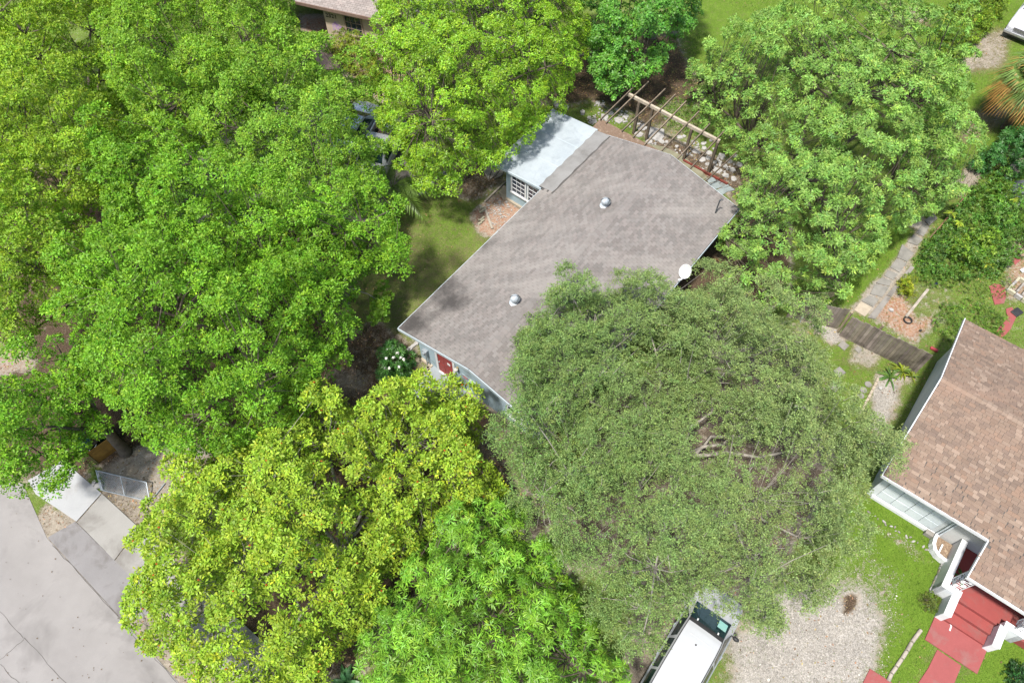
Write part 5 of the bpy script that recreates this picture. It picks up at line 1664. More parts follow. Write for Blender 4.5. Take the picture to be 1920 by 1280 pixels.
tree('street_tree', 'largest street tree, dense and rounded, above the brown bin enclosure', [(130, 450), (250, 410), (400, 455), (520, 480), (600, 525), (650, 560), (655, 605), (605, 660), (590, 720), (540, 750), (515, 800), (430, 822), (330, 838), (265, 822), (232, 775), (160, 700), (108, 605)],
     4.8, 9.0, (-11.4, 15.6), 'olive', 15, G_STREET, gap=.10, r0=.3)
tree('street_tree', 'yellowish street tree at the left edge above a patch of bare earth', [(-50, 415), (60, 415), (180, 390), (160, 520), (60, 575), (10, 615), (-50, 620)],
     4.9, 8.0, (-19.0, 18.4), 'olive', 16, G_STREET, col=(.172, .295, .022))
tree('street_tree', 'street tree spreading over the white pavement slab at lower left', [(-50, 690), (30, 712), (75, 665), (130, 630), (170, 740), (165, 785), (128, 800), (118, 858), (90, 893), (55, 912), (25, 925), (0, 910), (-50, 920)],
     4.4, 7.6, (-16.8, 12.2), 'olive', 17, G_STREET, gap=.13)
tree('fig_tree', 'dense bright green tree beside the pale metal annexe roof', [(690, -45), (1100, -45), (1108, 40), (1086, 100), (1085, 140), (1038, 186), (998, 234), (950, 262), (908, 288), (872, 320), (800, 330), (735, 290), (718, 240), (692, 170), (690, 100), (725, 50)],
     4.4, 8.4, (-4.5, 31.0), 'fig', 21, gap=.09, lump=.7, r0=.28)
tree('broadleaf_tree', 'deep green broad leaved tree between the bright tree and the pergola', [(1085, -50), (1330, -50), (1320, 10), (1270, 70), (1235, 120), (1180, 150), (1110, 110)],
     3.4, 7.0, (8.4, 40.0), 'dark', 22, gap=.12)
tree('broadleaf_tree', 'low green bough of a small tree hanging beside the pergola rafters', [(1115, 85), (1190, 70), (1212, 110), (1200, 168), (1165, 150), (1140, 162), (1115, 130)],
     2.6, 4.2, (7.6, 36.6), 'dark', 23, col=(.120, .290, .036), r0=.1, nl=4)
tree('avocado_tree', 'large round pale green tree right of the blue house', [(1400, 62), (1470, 42), (1560, 52), (1640, 48), (1700, 78), (1760, 88), (1822, 110), (1812, 170), (1792, 230), (1832, 290), (1822, 340), (1772, 370), (1742, 410), (1690, 430), (1645, 470), (1600, 540), (1540, 550), (1470, 555), (1400, 520), (1365, 450), (1350, 410), (1412, 350), (1388, 270), (1335, 215), (1280, 130), (1335, 90)],
     2.4, 7.2, (15.0, 27.0), 'lush', 24, gap=.06, lump=.35, r0=.32)
oak('oak_tree', 'sprawling grey green fine leaved tree with pale branches over the roof and van', [
    ([(1055, 515), (1120, 535), (1180, 515), (1235, 550), (1300, 610), (1330, 720), (1280, 860), (1160, 900), (1020, 900), (930, 850), (950, 760), (985, 700), (970, 600), (1000, 575)], 4.2, 6.3),
    ([(1240, 555), (1310, 512), (1400, 540), (1465, 590), (1505, 612), (1545, 685), (1560, 740), (1500, 800), (1380, 800), (1280, 720)], 3.8, 6.6),
    ([(1340, 760), (1480, 740), (1560, 745), (1620, 785), (1690, 825), (1640, 905), (1600, 960), (1612, 1040), (1570, 1100), (1500, 1135), (1420, 1162), (1362, 1138), (1315, 1090), (1320, 1000), (1310, 860)], 3.4, 6.8),
    ([(970, 860), (1120, 850), (1320, 830), (1360, 960), (1345, 1118), (1300, 1112), (1262, 1160), (1215, 1235), (1160, 1200), (1090, 1120), (1075, 1060), (985, 1020), (955, 950)], 3.2, 6.2),
], (7.0, 11.2, 0), 31)
FRUIT = mat('orange_fruit', (.45, .10, .02), (.30, .05, .02), 5, .5)
tree('young_street_tree', 'yellow green tree at the front beside the grey road', [(560, 722), (620, 718), (680, 765), (730, 725), (800, 712), (885, 752), (908, 800), (880, 825), (945, 890), (930, 930), (860, 955), (800, 1020), (720, 1080), (690, 1170), (640, 1200), (600, 1290), (470, 1340), (340, 1260), (240, 1195), (262, 1130), (262, 1040), (290, 980), (320, 880), (420, 850), (490, 790), (545, 790)],
     2.3, 5.6, (-6.4, 7.6), 'bright', 41, gap=.07, lump=.6, bark=BARK_PALE, fruit=(150, FRUIT), nl=12)
tree('mango_tree', 'low green tree with star shaped leaf tufts beside the white van', [(860, 950), (955, 915), (985, 1000), (1065, 1045), (1085, 1110), (1130, 1190), (1170, 1245), (1195, 1340), (700, 1340), (665, 1215), (700, 1150), (765, 1090), (790, 1000)],
     1.6, 4.6, (0.2, 5.0), 'mango', 42, gap=.08, lump=.5)


# ------------------------------------------------------------------ vehicles: lofted bodies
def smooth_interp(xs, ys, x):
    return float(np.interp(x, xs, ys))


class Body:
    """stations along x (front = +x): half widths and heights"""
    def __init__(s, st):
        s.st = sorted(st)                       # (x, w_sill, w_belt, w_roof, z_sill, z_belt, z_top)
        s.x = [q[0] for q in s.st]

    def sec(s, x):
        return [smooth_interp(s.x, [q[i] for q in s.st], x) for i in range(1, 7)]

    def ring(s, x):
        ws, wb, wr, zs, zb, zt = s.sec(x)
        h = max(zt - zb, 0.01)
        return [(ws * .93, zs), (ws, zs + .08), (wb, (zs + zb) * .55), (wb * .99, zb - .06), (wb * .965, zb), (wb * .965 + (wr - wb * .965) * .5, zb + h * .5), (wr, zt - h * .12), (wr * .93, zt - h * .035), (wr * .6, zt - .004), (0, zt + .004)]

    def pt(s, x, t):                            # t in 0..9 along the ring, side +y
        r = s.ring(x); i = min(int(t), 8); f = t - i
        return Vector((x, r[i][0] + (r[i + 1][0] - r[i][0]) * f, r[i][1] + (r[i + 1][1] - r[i][1]) * f))

    def body(s, name, mt, parent, step=.12):
        xs = sorted(set(s.x + list(np.arange(s.x[0], s.x[-1], step))))
        mb = MB(); rows = []
        for x in xs:
            r = s.ring(x)
            rows.append([(x, y, z) for y, z in r] + [(x, -y, z) for y, z in reversed(r[:-1])])
        mb.grid(rows)
        n = len(rows[0])
        mb.face([i for i in range(n)]); mb.face([(len(rows) - 1) * n + i for i in reversed(range(n))])
        mb.grid([[(x, s.ring(x)[0][0], s.ring(x)[0][1]), (x, -s.ring(x)[0][0], s.ring(x)[0][1])] for x in xs])
        return mb.build(name, mt, parent, smooth=35)

    def patch(s, name, x0, x1, t0, t1, mt, parent, side=1, off=.006, nx=8, nt=4, x0b=None, x1b=None):
        """a panel lying on the body; x0b/x1b give the x range at t1 (slanted ends)"""
        x0b = x0 if x0b is None else x0b; x1b = x1 if x1b is None else x1b
        rows = []
        for j in range(nt + 1):
            t = t0 + (t1 - t0) * j / nt; g = j / nt
            xa, xb = x0 + (x0b - x0) * g, x1 + (x1b - x1) * g
            row = []
            for i in range(nx + 1):
                x = xa + (xb - xa) * i / nx
                p = s.pt(x, t); e = .01
                n = (s.pt(min(x + e, s.x[-1]), t) - s.pt(max(x - e, s.x[0]), t)).cross(s.pt(x, min(t + e, 9)) - s.pt(x, max(t - e, 0)))
                if n.length < 1e-9: n = Vector((0, 0, 1))
                n.normalize()
                if n.dot(Vector((0, p.y, p.z - .6))) < 0: n = -n
                p = p + n * off
                row.append((p.x, p.y * side, p.z))
            rows.append(row)
        mb = MB(); mb.grid(rows)
        return mb.build(name, mt, parent, smooth=50)

    def across(s, name, xt, xb, tt, mt, parent, off=.008, n=10):
        """glass across the car between two stations (windscreen, rear window, hood panel)"""
        rows = []
        for k in range(7):
            x = xt + (xb - xt) * k / 6
            row = []
            ts = [tt + (9 - tt) * i / n for i in range(n + 1)]
            pts = []
            for t in ts:
                p = s.pt(x, t); e = .02
                d = s.pt(min(x + e, s.x[-1]), t) - s.pt(max(x - e, s.x[0]), t)
                nn = Vector((-d.z, 0, d.x)); nn.normalize()
                if nn.z < 0: nn = -nn
                p = p + nn * off + Vector((0, 0, off * .5)); pts.append(p)
            row = [(p.x, p.y, p.z) for p in pts] + [(p.x, -p.y, p.z) for p in reversed(pts[:-1])]
            rows.append(row)
        mb = MB(); mb.grid(rows)
        return mb.build(name, mt, parent, smooth=60)


def carpaint(name, col, metal=0.0, rough=.3):
    m, n, b = newmat(name)
    co = coords(n)
    n.links.new(mix(n, ramp(n, noise(n, 2.5, 5, .6, co).outputs[0], [(.4, 0.0), (.7, .16)]), col, tuple(c * .7 + .04 for c in col)), b.inputs['Base Color'])
    b.inputs['Roughness'].default_value = rough; b.inputs['Metallic'].default_value = metal
    b.inputs['Coat Weight'].default_value = .5; b.inputs['Coat Roughness'].default_value = .12
    return m


CARGLASS = mat('car_glass', (.008, .022, .024), (.012, .03, .032), 2, .05, .8)
TYRE = mat('tyre', (.018, .018, .018), (.03, .03, .03), 9, .85)
RIM = mat('wheel_rim', (.45, .46, .47), (.32, .33, .34), 8, .35, .5, .7)


def wheel(parent, x, y, r, wd):
    s = 1 if y > 0 else -1
    w_ = bpy.data.objects.new('wheel', None); COL.objects.link(w_); w_.parent = parent; w_.location = (x, y, r)
    w_.rotation_euler = (-math.pi / 2 * s, 0, 0)
    mb = MB(); mb.lathe([(r * .62, -wd / 2), (r * .93, -wd / 2), (r, -wd * .3), (r, wd * .3), (r * .93, wd / 2), (r * .62, wd / 2)], n=24); mb.build('tyre', TYRE, w_, smooth=40)
    mb = MB(); mb.lathe([(r * .62, wd * .42), (r * .55, wd * .3), (r * .15, wd * .38), (.02, wd * .40)], n=20); mb.build('rim', RIM, w_, smooth=40)


# --- white van, nose under the oak, tail out of the frame
VA = P(1324, 1181, 1.70)                     # middle of the windscreen's top edge
pa, pb = P(1288, 1160, 1.68), P(1222, 1272, 1.68)
vh = math.atan2(pa.y - pb.y, pa.x - pb.x)
VW = carpaint('white_car_paint', (.35, .362, .375))
vc = VA + Vector((math.cos(vh), math.sin(vh), 0)) * -.62
VAN = thing('van', 'white people carrier parked on the gravel drive under the oak', 'van', (vc.x, vc.y, 0), vh)
vb = Body([(-3.0, .80, .82, .62, .42, .95, 1.30), (-2.92, .86, .90, .66, .35, 1.02, 1.60), (-2.4, .90, .95, .72, .28, 1.04, 1.70), (-1.2, .92, .97, .74, .26, 1.03, 1.74), (0.0, .92, .97, .735, .26, 1.02, 1.74), (.45, .92, .97, .72, .26, 1.01, 1.71), (.72, .92, .97, .70, .26, 1.0, 1.64),
           (1.55, .91, .965, .74, .27, .97, 1.10), (1.75, .90, .95, .74, .27, .95, 1.02), (2.25, .86, .90, .66, .28, .86, .90), (2.48, .76, .80, .56, .30, .72, .78), (2.56, .64, .66, .46, .36, .60, .66)])
vb.body('body', VW, VAN)
vb.across('windscreen', .76, 1.50, 6.2, CARGLASS, VAN)
wbar = vb.across('windscreen_shade_band', .60, .76, 6.2, DARKM, VAN)
for s in (1, -1):
    vb.patch('front_side_window', -.15, 1.25, 4.25, 5.75, CARGLASS, VAN, s, x0b=-.1, x1b=.80)
    vb.patch('rear_side_window', -1.45, -.25, 4.25, 5.75, CARGLASS, VAN, s)
    vb.patch('quarter_window', -2.6, -1.55, 4.25, 5.75, CARGLASS, VAN, s, x0b=-2.5)
    mb = MB(); mb.tube([(x, s * (vb.sec(x)[2] * .965), vb.sec(x)[5] - .03) for x in np.linspace(-2.75, .62, 14)], .014, 5); mb.build('roof_rail', DARKM, VAN, smooth=50)
    mb = MB(); mb.tube([(x, s * (vb.sec(x)[1] * .985 + .004), vb.sec(x)[4] - .01) for x in np.linspace(-2.6, 1.3, 14)], .012, 5); mb.build('belt_trim', STEEL, VAN, smooth=50)
    vb.patch('headlight', 2.22, 2.5, 3.2, 4.6, mat('headlight_glass', (.5, .52, .54), None, 3, .1), VAN, s)
    mb = MB(); mb.lathe([(.03, -.02), (.10, -.01), (.11, .06), (.06, .12), (.02, .125)], n=12); o = mb.build('wing_mirror', DARKM if s < 0 else VW, VAN, smooth=50); o.location = (1.18, s * 1.10, 1.0); o.scale = (.75, 1.2, 1)
    mb = MB(); mb.bar((1.2, s * .93, 1.02), (1.18, s * 1.06, 1.03), .05, .04); mb.build('mirror_arm', DARKM, VAN)
    for x in (-1.95, 1.62): wheel(VAN, x, s * .84, .34, .22)
    for x in (-.9, .3): mb = MB(); mb.box((x, s * .985, .95), (.16, .03, .035)); mb.build('door_handle', STEEL, VAN)
mb = MB()
for x in np.linspace(-2.3, .2, 4):           # pressed roof ribs
    mb.bar((x, -.45, vb.sec(x)[5] + .002), (x, .45, vb.sec(x)[5] + .002), .02, .010)
mb.build('roof_ribs', VW, VAN)
mb = MB(); mb.lathe([(.035, 0), (.03, .03), (.008, .04)], n=10); o = mb.build('antenna', DARKM, VAN); o.location = (-.05, .06, 1.745)
mb = MB()
for y in (-.42, .42): mb.box((.80, y, 1.625), (.10, .05, .012), 0, Matrix.Rotation(.5, 3, 'Y'))
mb.build('screen_label', WHITE, VAN)
ss = MB(); a = [vb.pt(x, 7.2) for x in (1.02, 1.38)]
ss.v = [(1.03, -.62, 1.485 + .0), (1.36, -.62, 1.27), (1.36, -.28, 1.30), (1.03, -.28, 1.515)]; ss.v = [(x, y, z + .0) for x, y, z in ss.v]; ss.f = [(0, 1, 2, 3)]; ss.t = [None]
o = ss.build('sunshade', mat('teal_card', (.22, .45, .42), (.30, .50, .45), 2, .6), VAN)
mb = MB(); mb.box((2.50, 0, .50), (.10, 1.1, .16)); o = mb.build('grille', DARKM, VAN); bevel(o, .02)
# --- silver car on the shaded driveway
p = P(668, 226); q = P(700, 178)
sh = math.atan2(P(690, 180).y - P(640, 255).y, P(690, 180).x - P(640, 255).x)
p = P(672, 214, 0.9)
SILV = carpaint('silver_car_paint', (.36, .42, .48), .4, .3)


def sedan(name, label, paint, loc, rz):
    t = thing(name, label, 'car', loc, rz)
    b = Body([(-2.2, .66, .68, .5, .40, .66, .74), (-2.12, .78, .82, .6, .32, .78, .86), (-1.75, .86, .90, .66, .26, .88, .98), (-1.35, .88, .91, .68, .24, .92, 1.02), (-.85, .88, .92, .58, .24, .93, 1.40), (-.2, .88, .92, .60, .24, .93, 1.46), (.35, .88, .92, .58, .24, .92, 1.40), (1.05, .88, .91, .66, .24, .90, 1.02), (1.6, .86, .89, .66, .25, .84, .92), (2.1, .76, .80, .56, .28, .70, .76), (2.25, .62, .64, .46, .34, .56, .62)])
    b.body('body', paint, t)
    b.across('windscreen', .42, .98, 6.2, CARGLASS, t); b.across('rear_window', -.88, -1.30, 6.2, CARGLASS, t)
    for s in (1, -1):
        b.patch('front_side_window', -.05, .75, 4.25, 5.75, CARGLASS, t, s, x1b=.40); b.patch('rear_side_window', -1.05, -.12, 4.25, 5.75, CARGLASS, t, s, x0b=-.80)
        b.patch('headlight', 1.98, 2.18, 3.0, 4.4, RIM, t, s); b.patch('tail_light', -2.18, -2.0, 3.0, 4.4, mat('tail_red', (.3, .01, .01), None, 3, .2) if 'tail_red' not in MATS else MATS['tail_red'], t, s)
        for x in (-1.35, 1.38): wheel(t, x, s * .80, .31, .2)
    return t


sedan('parked_car', 'silver blue car on the shaded driveway under the trees', SILV, (p.x - .2, p.y - .9, 0), sh)
# --- white pickup on the driveway, only its bed shows
p = P(737, 225, .9)
ph = math.atan2(P(738, 225).y - P(690, 320).y, P(738, 225).x - P(690, 320).x)
PK = thing('pickup_truck', 'white pickup truck with an open bed half hidden under the trees', 'pickup', (p.x - 2.35 * math.cos(ph), p.y - 2.35 * math.sin(ph), 0), ph + math.pi)
pk = Body([(-.5, .88, .92, .70, .35, .98, 1.1), (-.45, .88, .92, .64, .35, .98, 1.66), (.2, .88, .92, .66, .35, .98, 1.70), (.7, .88, .92, .66, .35, .97, 1.62), (1.2, .88, .92, .70, .35, .96, 1.06), (1.8, .88, .91, .70, .35, .94, 1.00), (2.4, .84, .87, .66, .36, .86, .92), (2.5, .74, .76, .56, .4, .7, .76)])
pk.body('cab', VW, PK); pk.across('windscreen', .74, 1.15, 6.2, CARGLASS, PK)
for s in (1, -1):
    pk.patch('side_window', -.2, .95, 4.25, 5.75, CARGLASS, PK, s, x1b=.65)
    mb = MB(); mb.box((-1.45, s * .86, .76), (1.86, .10, .52)); o = mb.build('bed_side', VW, PK); bevel(o, .02, 2)
    for x in (-1.5, 1.6): wheel(PK, x, s * .80, .36, .24)
mb = MB(); mb.box((-1.45, 0, .52), (1.86, 1.6, .06)); mb.build('bed_floor', mat('rusty_bed', (.42, .30, .26), (.25, .12, .07), 3, .8), PK)
mb = MB(); mb.box((-2.42, 0, .76), (.08, 1.78, .50)); mb.build('tailgate', VW, PK)
mb = MB(); mb.box((-2.52, 0, .45), (.12, 1.8, .14)); o = mb.build('bumper', STEEL, PK); bevel(o, .02)
mb = MB(); mb.box((-1.9, .1, .80), (.7, .9, .5), .2); o = mb.build('cooler_box', WHITE); o.parent = None; o.matrix_world = Matrix.Translation(PK.location) @ Matrix.Rotation(ph + math.pi, 4, 'Z'); tag(o, 'white box standing in the bed of the pickup truck', 'box'); bevel(o, .02)
# --- silver truck at the top right corner: nose towards the camera
a, b_ = P(1872, 48, .55), P(1925, 70, .55)
nx = Vector((b_.y - a.y, a.x - b_.x, 0)).normalized()
if nx.y > 0: nx = -nx
th_ = math.atan2(nx.y, nx.x)
c = P(1900, 62, .5) + (b_ - a).normalized() * .35
SV = carpaint('silver_truck_paint', (.50, .50, .55), .15, .35)
TK = thing('pickup_truck', 'silver pickup truck nosing into the top right corner', 'pickup', (c.x - nx.x * 2.55, c.y - nx.y * 2.55, 0), th_)
tk = Body([(-2.6, .88, .9, .7, .45, .95, 1.02), (-1.0, .90, .93, .72, .4, 1.02, 1.1), (-.9, .90, .93, .62, .4, 1.02, 1.62), (-.2, .90, .93, .66, .4, 1.02, 1.70), (.3, .90, .93, .64, .4, 1.01, 1.62), (1.0, .90, .93, .74, .4, 1.0, 1.10), (1.5, .90, .93, .78, .4, .99, 1.08), (2.3, .89, .92, .78, .4, .94, 1.00), (2.5, .87, .90, .76, .42, .86, .92), (2.54, .85, .88, .74, .44, .80, .84)])
tk.body('body', SV, TK); tk.across('windscreen', .36, .95, 6.2, CARGLASS, TK)
for s in (1, -1):
    tk.patch('side_window', -.7, .7, 4.25, 5.75, CARGLASS, TK, s, x1b=.3)
    mb = MB(); mb.box((2.53, s * .66, .72), (.07, .34, .17)); o = mb.build('headlight', mat('lamp_glass', (.55, .56, .6), None, 3, .1) if 'lamp_glass' not in MATS else MATS['lamp_glass'], TK); bevel(o, .02)
    for x in (-1.6, 1.55): wheel(TK, x, s * .82, .37, .24)
mb = MB(); mb.box((2.55, 0, .72), (.05, .94, .2)); g = mb.build('grille', DARKM, TK)
for z in (.66, .72, .78): mb = MB(); mb.box((2.58, 0, z), (.02, .92, .022)); mb.build('grille_bar', RIM, g)
mb = MB(); mb.box((2.62, 0, .50), (.16, 1.86, .18)); o = mb.build('bumper', RIM, TK); bevel(o, .04, 2)
mb = MB(); mb.box((2.60, 0, .36), (.10, 1.7, .10)); mb.build('valance', DARKM, TK)


# ------------------------------------------------------------------ smaller plants
def blade_plant(name, label, cat, loc, n, L, wd, col, seed, droop=.5, el=(.3, 1.2), group=None, mt=None, part='leaf', col2=None, seg=5, zlift=0.0):
    """long arching leaves from one base, each leaf its own part"""
    rng = np.random.default_rng(seed)
    t = thing(name, label, cat, loc, 0, group)
    for i in range(n):
        a = rng.uniform(0, 6.283); e = rng.uniform(*el); l = L * rng.uniform(.65, 1.1)
        d = np.array([math.cos(a) * math.cos(e), math.sin(a) * math.cos(e), math.sin(e)])
        s = np.array([-math.sin(a), math.cos(a), 0])
        rows = []
        for k in range(seg + 1):
            f = k / seg
            c = d * l * f + np.array([0, 0, zlift - droop * l * f * f])
            w_ = wd * (math.sin(math.pi * (f * .86 + .10))) * .5
            rows.append([tuple(c + s * w_ + [0, 0, w_ * .25]), tuple(c), tuple(c - s * w_ + [0, 0, w_ * .25])])
        mb = MB(); b = np.array(col if (col2 is None or rng.uniform() < .6) else col2)
        mb.cur = tuple(b * math.exp(rng.normal(0, .18)))
        mb.grid(rows); mb.build(part, mt or LEAF_GLOSS, t)
    return t


def frond_palm(name, label, loc, h, n, L, col, seed, angles=None):
    rng = np.random.default_rng(seed)
    t = thing(name, label, 'palm', loc)
    mb = MB(); mb.tube([(0, 0, -.05), (.03, 0, h * .5), (0, .02, h)], [.12, .09, .08], 8); mb.build('trunk', BARK, t, smooth=50)
    for i in range(n):
        a = angles[i] if angles else 6.283 * i / n + rng.normal(0, .2)
        e = rng.uniform(.15, .95); l = L * rng.uniform(.75, 1.1)
        h2 = np.array([math.cos(a), math.sin(a), 0]); s = np.array([-math.sin(a), math.cos(a), 0])
        K = 34
        mb = MB(); pth = []
        for k in range(K + 1):
            f = k / K
            pth.append(np.array([0, 0, h]) + h2 * l * (f * math.cos(e) + .10 * f * f) + np.array([0, 0, l * (math.sin(e) * f - .75 * f * f)]))
        mb.cur = tuple(np.array(col) * .9)
        mb.tube([tuple(p) for p in pth], [.018 * (1 - .7 * k / K) for k in range(K + 1)], 4, cap=False)
        tw = np.array(col) * math.exp(rng.normal(0, .15))
        for k in range(4, K + 1):
            f = k / K
            ll = l * .34 * math.sin(math.pi * (.12 + .80 * f)) + .05
            d = pth[k] - pth[k - 1]; d /= np.linalg.norm(d)
            for sg in (1, -1):
                mb.cur = tuple(tw * math.exp(rng.normal(0, .15)))
                ld = norm(s * sg * .8 + d * .75 + np.array([0, 0, .12 - .35 * f]) + rng.normal(0, .06, 3))
                p0 = pth[k]; p1 = p0 + ld * ll * .5; p2 = p0 + ld * ll - np.array([0, 0, ll * .22])
                w_ = np.cross(ld, [0, 0, 1]); w_ = w_ / (np.linalg.norm(w_) + 1e-6) * .016
                n0 = len(mb.v); mb.v += [tuple(p0), tuple(p1 + w_), tuple(p1 - w_), tuple(p2)]
                mb.face((n0, n0 + 1, n0 + 2)); mb.face((n0 + 1, n0 + 3, n0 + 2))
        mb.build('frond', LEAF_GLOSS, t)
    return t


def fan_palm(name, label, loc, h, n, L, seed, cols):
    rng = np.random.default_rng(seed)
    t = thing(name, label, 'palm', loc)
    mb = MB(); mb.tube([(0, 0, -.05), (0, 0, h * .5), (0, 0, h)], [.24, .2, .2], 10); mb.build('trunk', BARK, t, smooth=50)
    for i in range(n):
        f_ = i / n
        a = i * 2.39996 + rng.normal(0, .15)
        e = 1.35 - 1.9 * f_ + rng.normal(0, .08)
        h2 = np.array([math.cos(a), math.sin(a), 0]); s = np.array([-math.sin(a), math.cos(a), 0])
        pl = L * .50
        d = h2 * math.cos(e) + np.array([0, 0, math.sin(e)])
        hub = np.array([0, 0, h + .1]) + d * pl - np.array([0, 0, .10])
        mb = MB()
        dead = f_ > .74
        base = np.array(cols[2] if f_ > .88 else cols[1] if dead else cols[0]) * math.exp(rng.normal(0, .15))
        mb.cur = tuple(base)
        mb.tube([(0, 0, h), tuple((hub + np.array([0, 0, h])) / 2 + [0, 0, .03]), tuple(hub)], [.022, .018, .014], 4, cap=False)
        m_ = 22
        up = np.cross(d, s)
        for k in range(m_):
            b = (k / (m_ - 1) - .5) * 2.9
            ld = d * math.cos(b) + s * math.sin(b)
            ll = L * (.62 - .10 * abs(b)) * rng.uniform(.88, 1.05)
            tip = dead or rng.uniform() < .3
            c = base * math.exp(rng.normal(0, .15))
            sw = np.cross(ld, up); sw = sw / np.linalg.norm(sw) * .020 * L
            p1 = hub + ld * ll * .55; p2 = hub + ld * ll - np.array([0, 0, ll * (.30 + .3 * f_)])
            n0 = len(mb.v); mb.v += [tuple(hub), tuple(p1 + sw), tuple(p1 - sw), tuple(p2)]
            mb.cur = tuple(c); mb.face((n0, n0 + 1, n0 + 2))
            mb.cur = tuple(c * .4 + np.array(cols[1]) * .6) if tip else tuple(c); mb.face((n0 + 1, n0 + 3, n0 + 2))
        mb.build('frond', LEAF, t)
    return t


def bush(name, label, cat, pxs, z0, z1, seed, col, n=7, ln=(.07, .12), wd=.45, sp=.32, rad=.26, dens=420, mt=None, kind=None, stems=True, lump=.2, elev=(-.1, .8), droop=0.0, zp=None, group=None, tr_cut=0.0):
    """leaf clumps over a plan outline, low and dense"""
    rng = np.random.default_rng(seed)
    poly = wpoly(pxs, z0 + (z1 - z0) * .4 if zp is None else zp)
    C, R, K = crown_clumps(poly, z0 + .1, z1, sp, rad, rng, lump=lump, lumps=1.1, gap=.06 + tr_cut, seed=seed % 7, edge=.5, bough=sp * 2.6, deep=min(.5, (z1 - z0) * .35), inset=rad * .5)
    C[:, 2] = np.maximum(C[:, 2], .06)
    pos, ax, ci = rosettes(C, R, K, dens, rng, flat=.8)
    pos[:, 2] = np.maximum(pos[:, 2], .03)
    rid, d, nr = rosette_leaves(pos, ax, n, rng, elev)
    tn = tints(col, len(pos), rng, .2, .14) * np.exp(rng.normal(0, .12, len(C)))[ci][:, None]
    T = tn[rid] * np.exp(rng.normal(0, .15, len(rid)))[:, None]
    l = rng.uniform(*ln, len(rid))
    p0 = pos[rid] + rng.normal(0, .015, (len(rid), 3))
    if kind == 'stuff':
        o = leaves_mesh(name, p0, d, nr + rng.normal(0, .3, d.shape), l, l * wd, T, mt or LEAF, None, droop=droop)
        tag(o, kind='stuff'); return o, C, pos
    b = np.r_[C[:, :2].mean(0), 0]
    t = thing(name, label, cat, tuple(b), 0, group)
    mb = MB()
    for c in C[:: max(1, len(C) // 24)]:
        e = c - b
        mb.tube([(e[0] * .2, e[1] * .2, -.03), (e[0] * .6, e[1] * .6, e[2] * .55), tuple(e)], [.02, .014, .006], 4, cap=False)
    mb.build('stems', BARK, t)
    leaves_mesh('foliage', p0, d, nr + rng.normal(0, .3, d.shape), l, l * wd, T, mt or LEAF, t, tuple(b), droop=droop)
    return t, C, pos


def pzc(x, y): return (1600 + x / 4.572, 1000 + y / 4.572)


p = P(745, 392)
frond_palm('palm', 'small feathery palm at the upper edge of the lawn', (p.x, p.y, 0), 1.7, 12, 2.2, (.105, .175, .030), 51,
           [-.35, -.75, -1.1, -.05, .35, .8, 1.3, 1.9, -1.6, -2.1, 2.6, 3.3])
p = P(1952, 150, 3.4)
fan_palm('palm', 'fan palm with hanging orange dead leaves at the right edge', (p.x, p.y, 0), 3.2, 64, 2.25, 52, ((.12, .19, .045), (.34, .20, .055), (.30, .15, .05)))
p = P(1057, 880)
fan_palm('palm', 'small reddish green palm showing through the oak', (p.x, p.y, 0), 2.2, 14, .9, 53, ((.12, .17, .03), (.26, .12, .03), (.20, .15, .03)))
FLW = mat('white_petal', (.72, .73, .68), (.62, .62, .56), 6, .6)
t, C, pos = bush('flowering_shrub', 'rounded dark green shrub with white flower heads beside the lawn', 'shrub', [(708, 690), (712, 660), (735, 648), (760, 652), (772, 672), (765, 700), (740, 715), (715, 712)], .25, 1.25, 61, (.045, .125, .025), 9, (.14, .20), .22, .30, .24, 320, LEAF_GLOSS, elev=(-.1, .6))
b = np.array(t.location)
rng = np.random.default_rng(3)
for x, y, z in ((727, 654, 1.35), (733, 652, 1.35), (724, 672, 1.3), (738, 670, 1.4), (752, 670, 1.35), (757, 674, 1.3), (722, 690, 1.1), (730, 690, 1.2), (748, 688, 1.35), (745, 662, 1.4)):
    c = np.array(P(x, y, z)) - b
    mb = MB()
    for k in range(26):
        v = norm(rng.normal(0, 1, 3) + np.array([0, 0, .6])); q = c + v * .075 * rng.uniform(.4, 1.2)
        s = np.cross(v, rng.normal(0, 1, 3)); s = s / np.linalg.norm(s) * .028; r = np.cross(v, s)
        n0 = len(mb.v); mb.v += [tuple(q + s), tuple(q + r), tuple(q - s), tuple(q - r)]; mb.face((n0, n0 + 1, n0 + 2, n0 + 3))
    mb.build('flower_head', FLW, t)
bush('hedge_bush', 'yellow green bush beside the silver truck in the top right', 'bush', [(1762, 62), (1775, 20), (1810, -30), (1880, -40), (1893, 5), (1868, 40), (1835, 78), (1800, 92), (1772, 88)], .3, 1.7, 62, (.135, .215, .018), 6, (.12, .18), .36, .42, .34, 190, lump=.3)
bush('broadleaf_shrub', 'dark green palmate shrub below the fan palm', 'shrub', [(1838, 296), (1850, 268), (1890, 246), (1960, 236), (1960, 318), (1905, 322), (1880, 306)], .5, 1.9, 63, (.045, .135, .028), 9, (.17, .24), .24, .38, .30, 170, LEAF_GLOSS, elev=(-.3, .4))
bush('small_shrub', 'tiny dark shrub standing alone in the grass left of the fan palm', 'shrub', [(1850, 190), (1858, 175), (1868, 172), (1870, 190), (1860, 197)], .3, 1.1, 64, (.05, .11, .035), 7, (.08, .13), .35, .22, .18, 420)
bush('vine_thicket', None, None, [(1722, 478), (1748, 440), (1790, 395), (1830, 345), (1870, 325), (1895, 345), (1890, 385), (1935, 420), (1930, 470), (1890, 488), (1870, 515), (1820, 522), (1770, 520), (1735, 508)], .1, .95, 65, (.078, .165, .024), 6, (.08, .15), .42, .36, .30, 230, LEAF_GLOSS, kind='stuff', lump=.35)
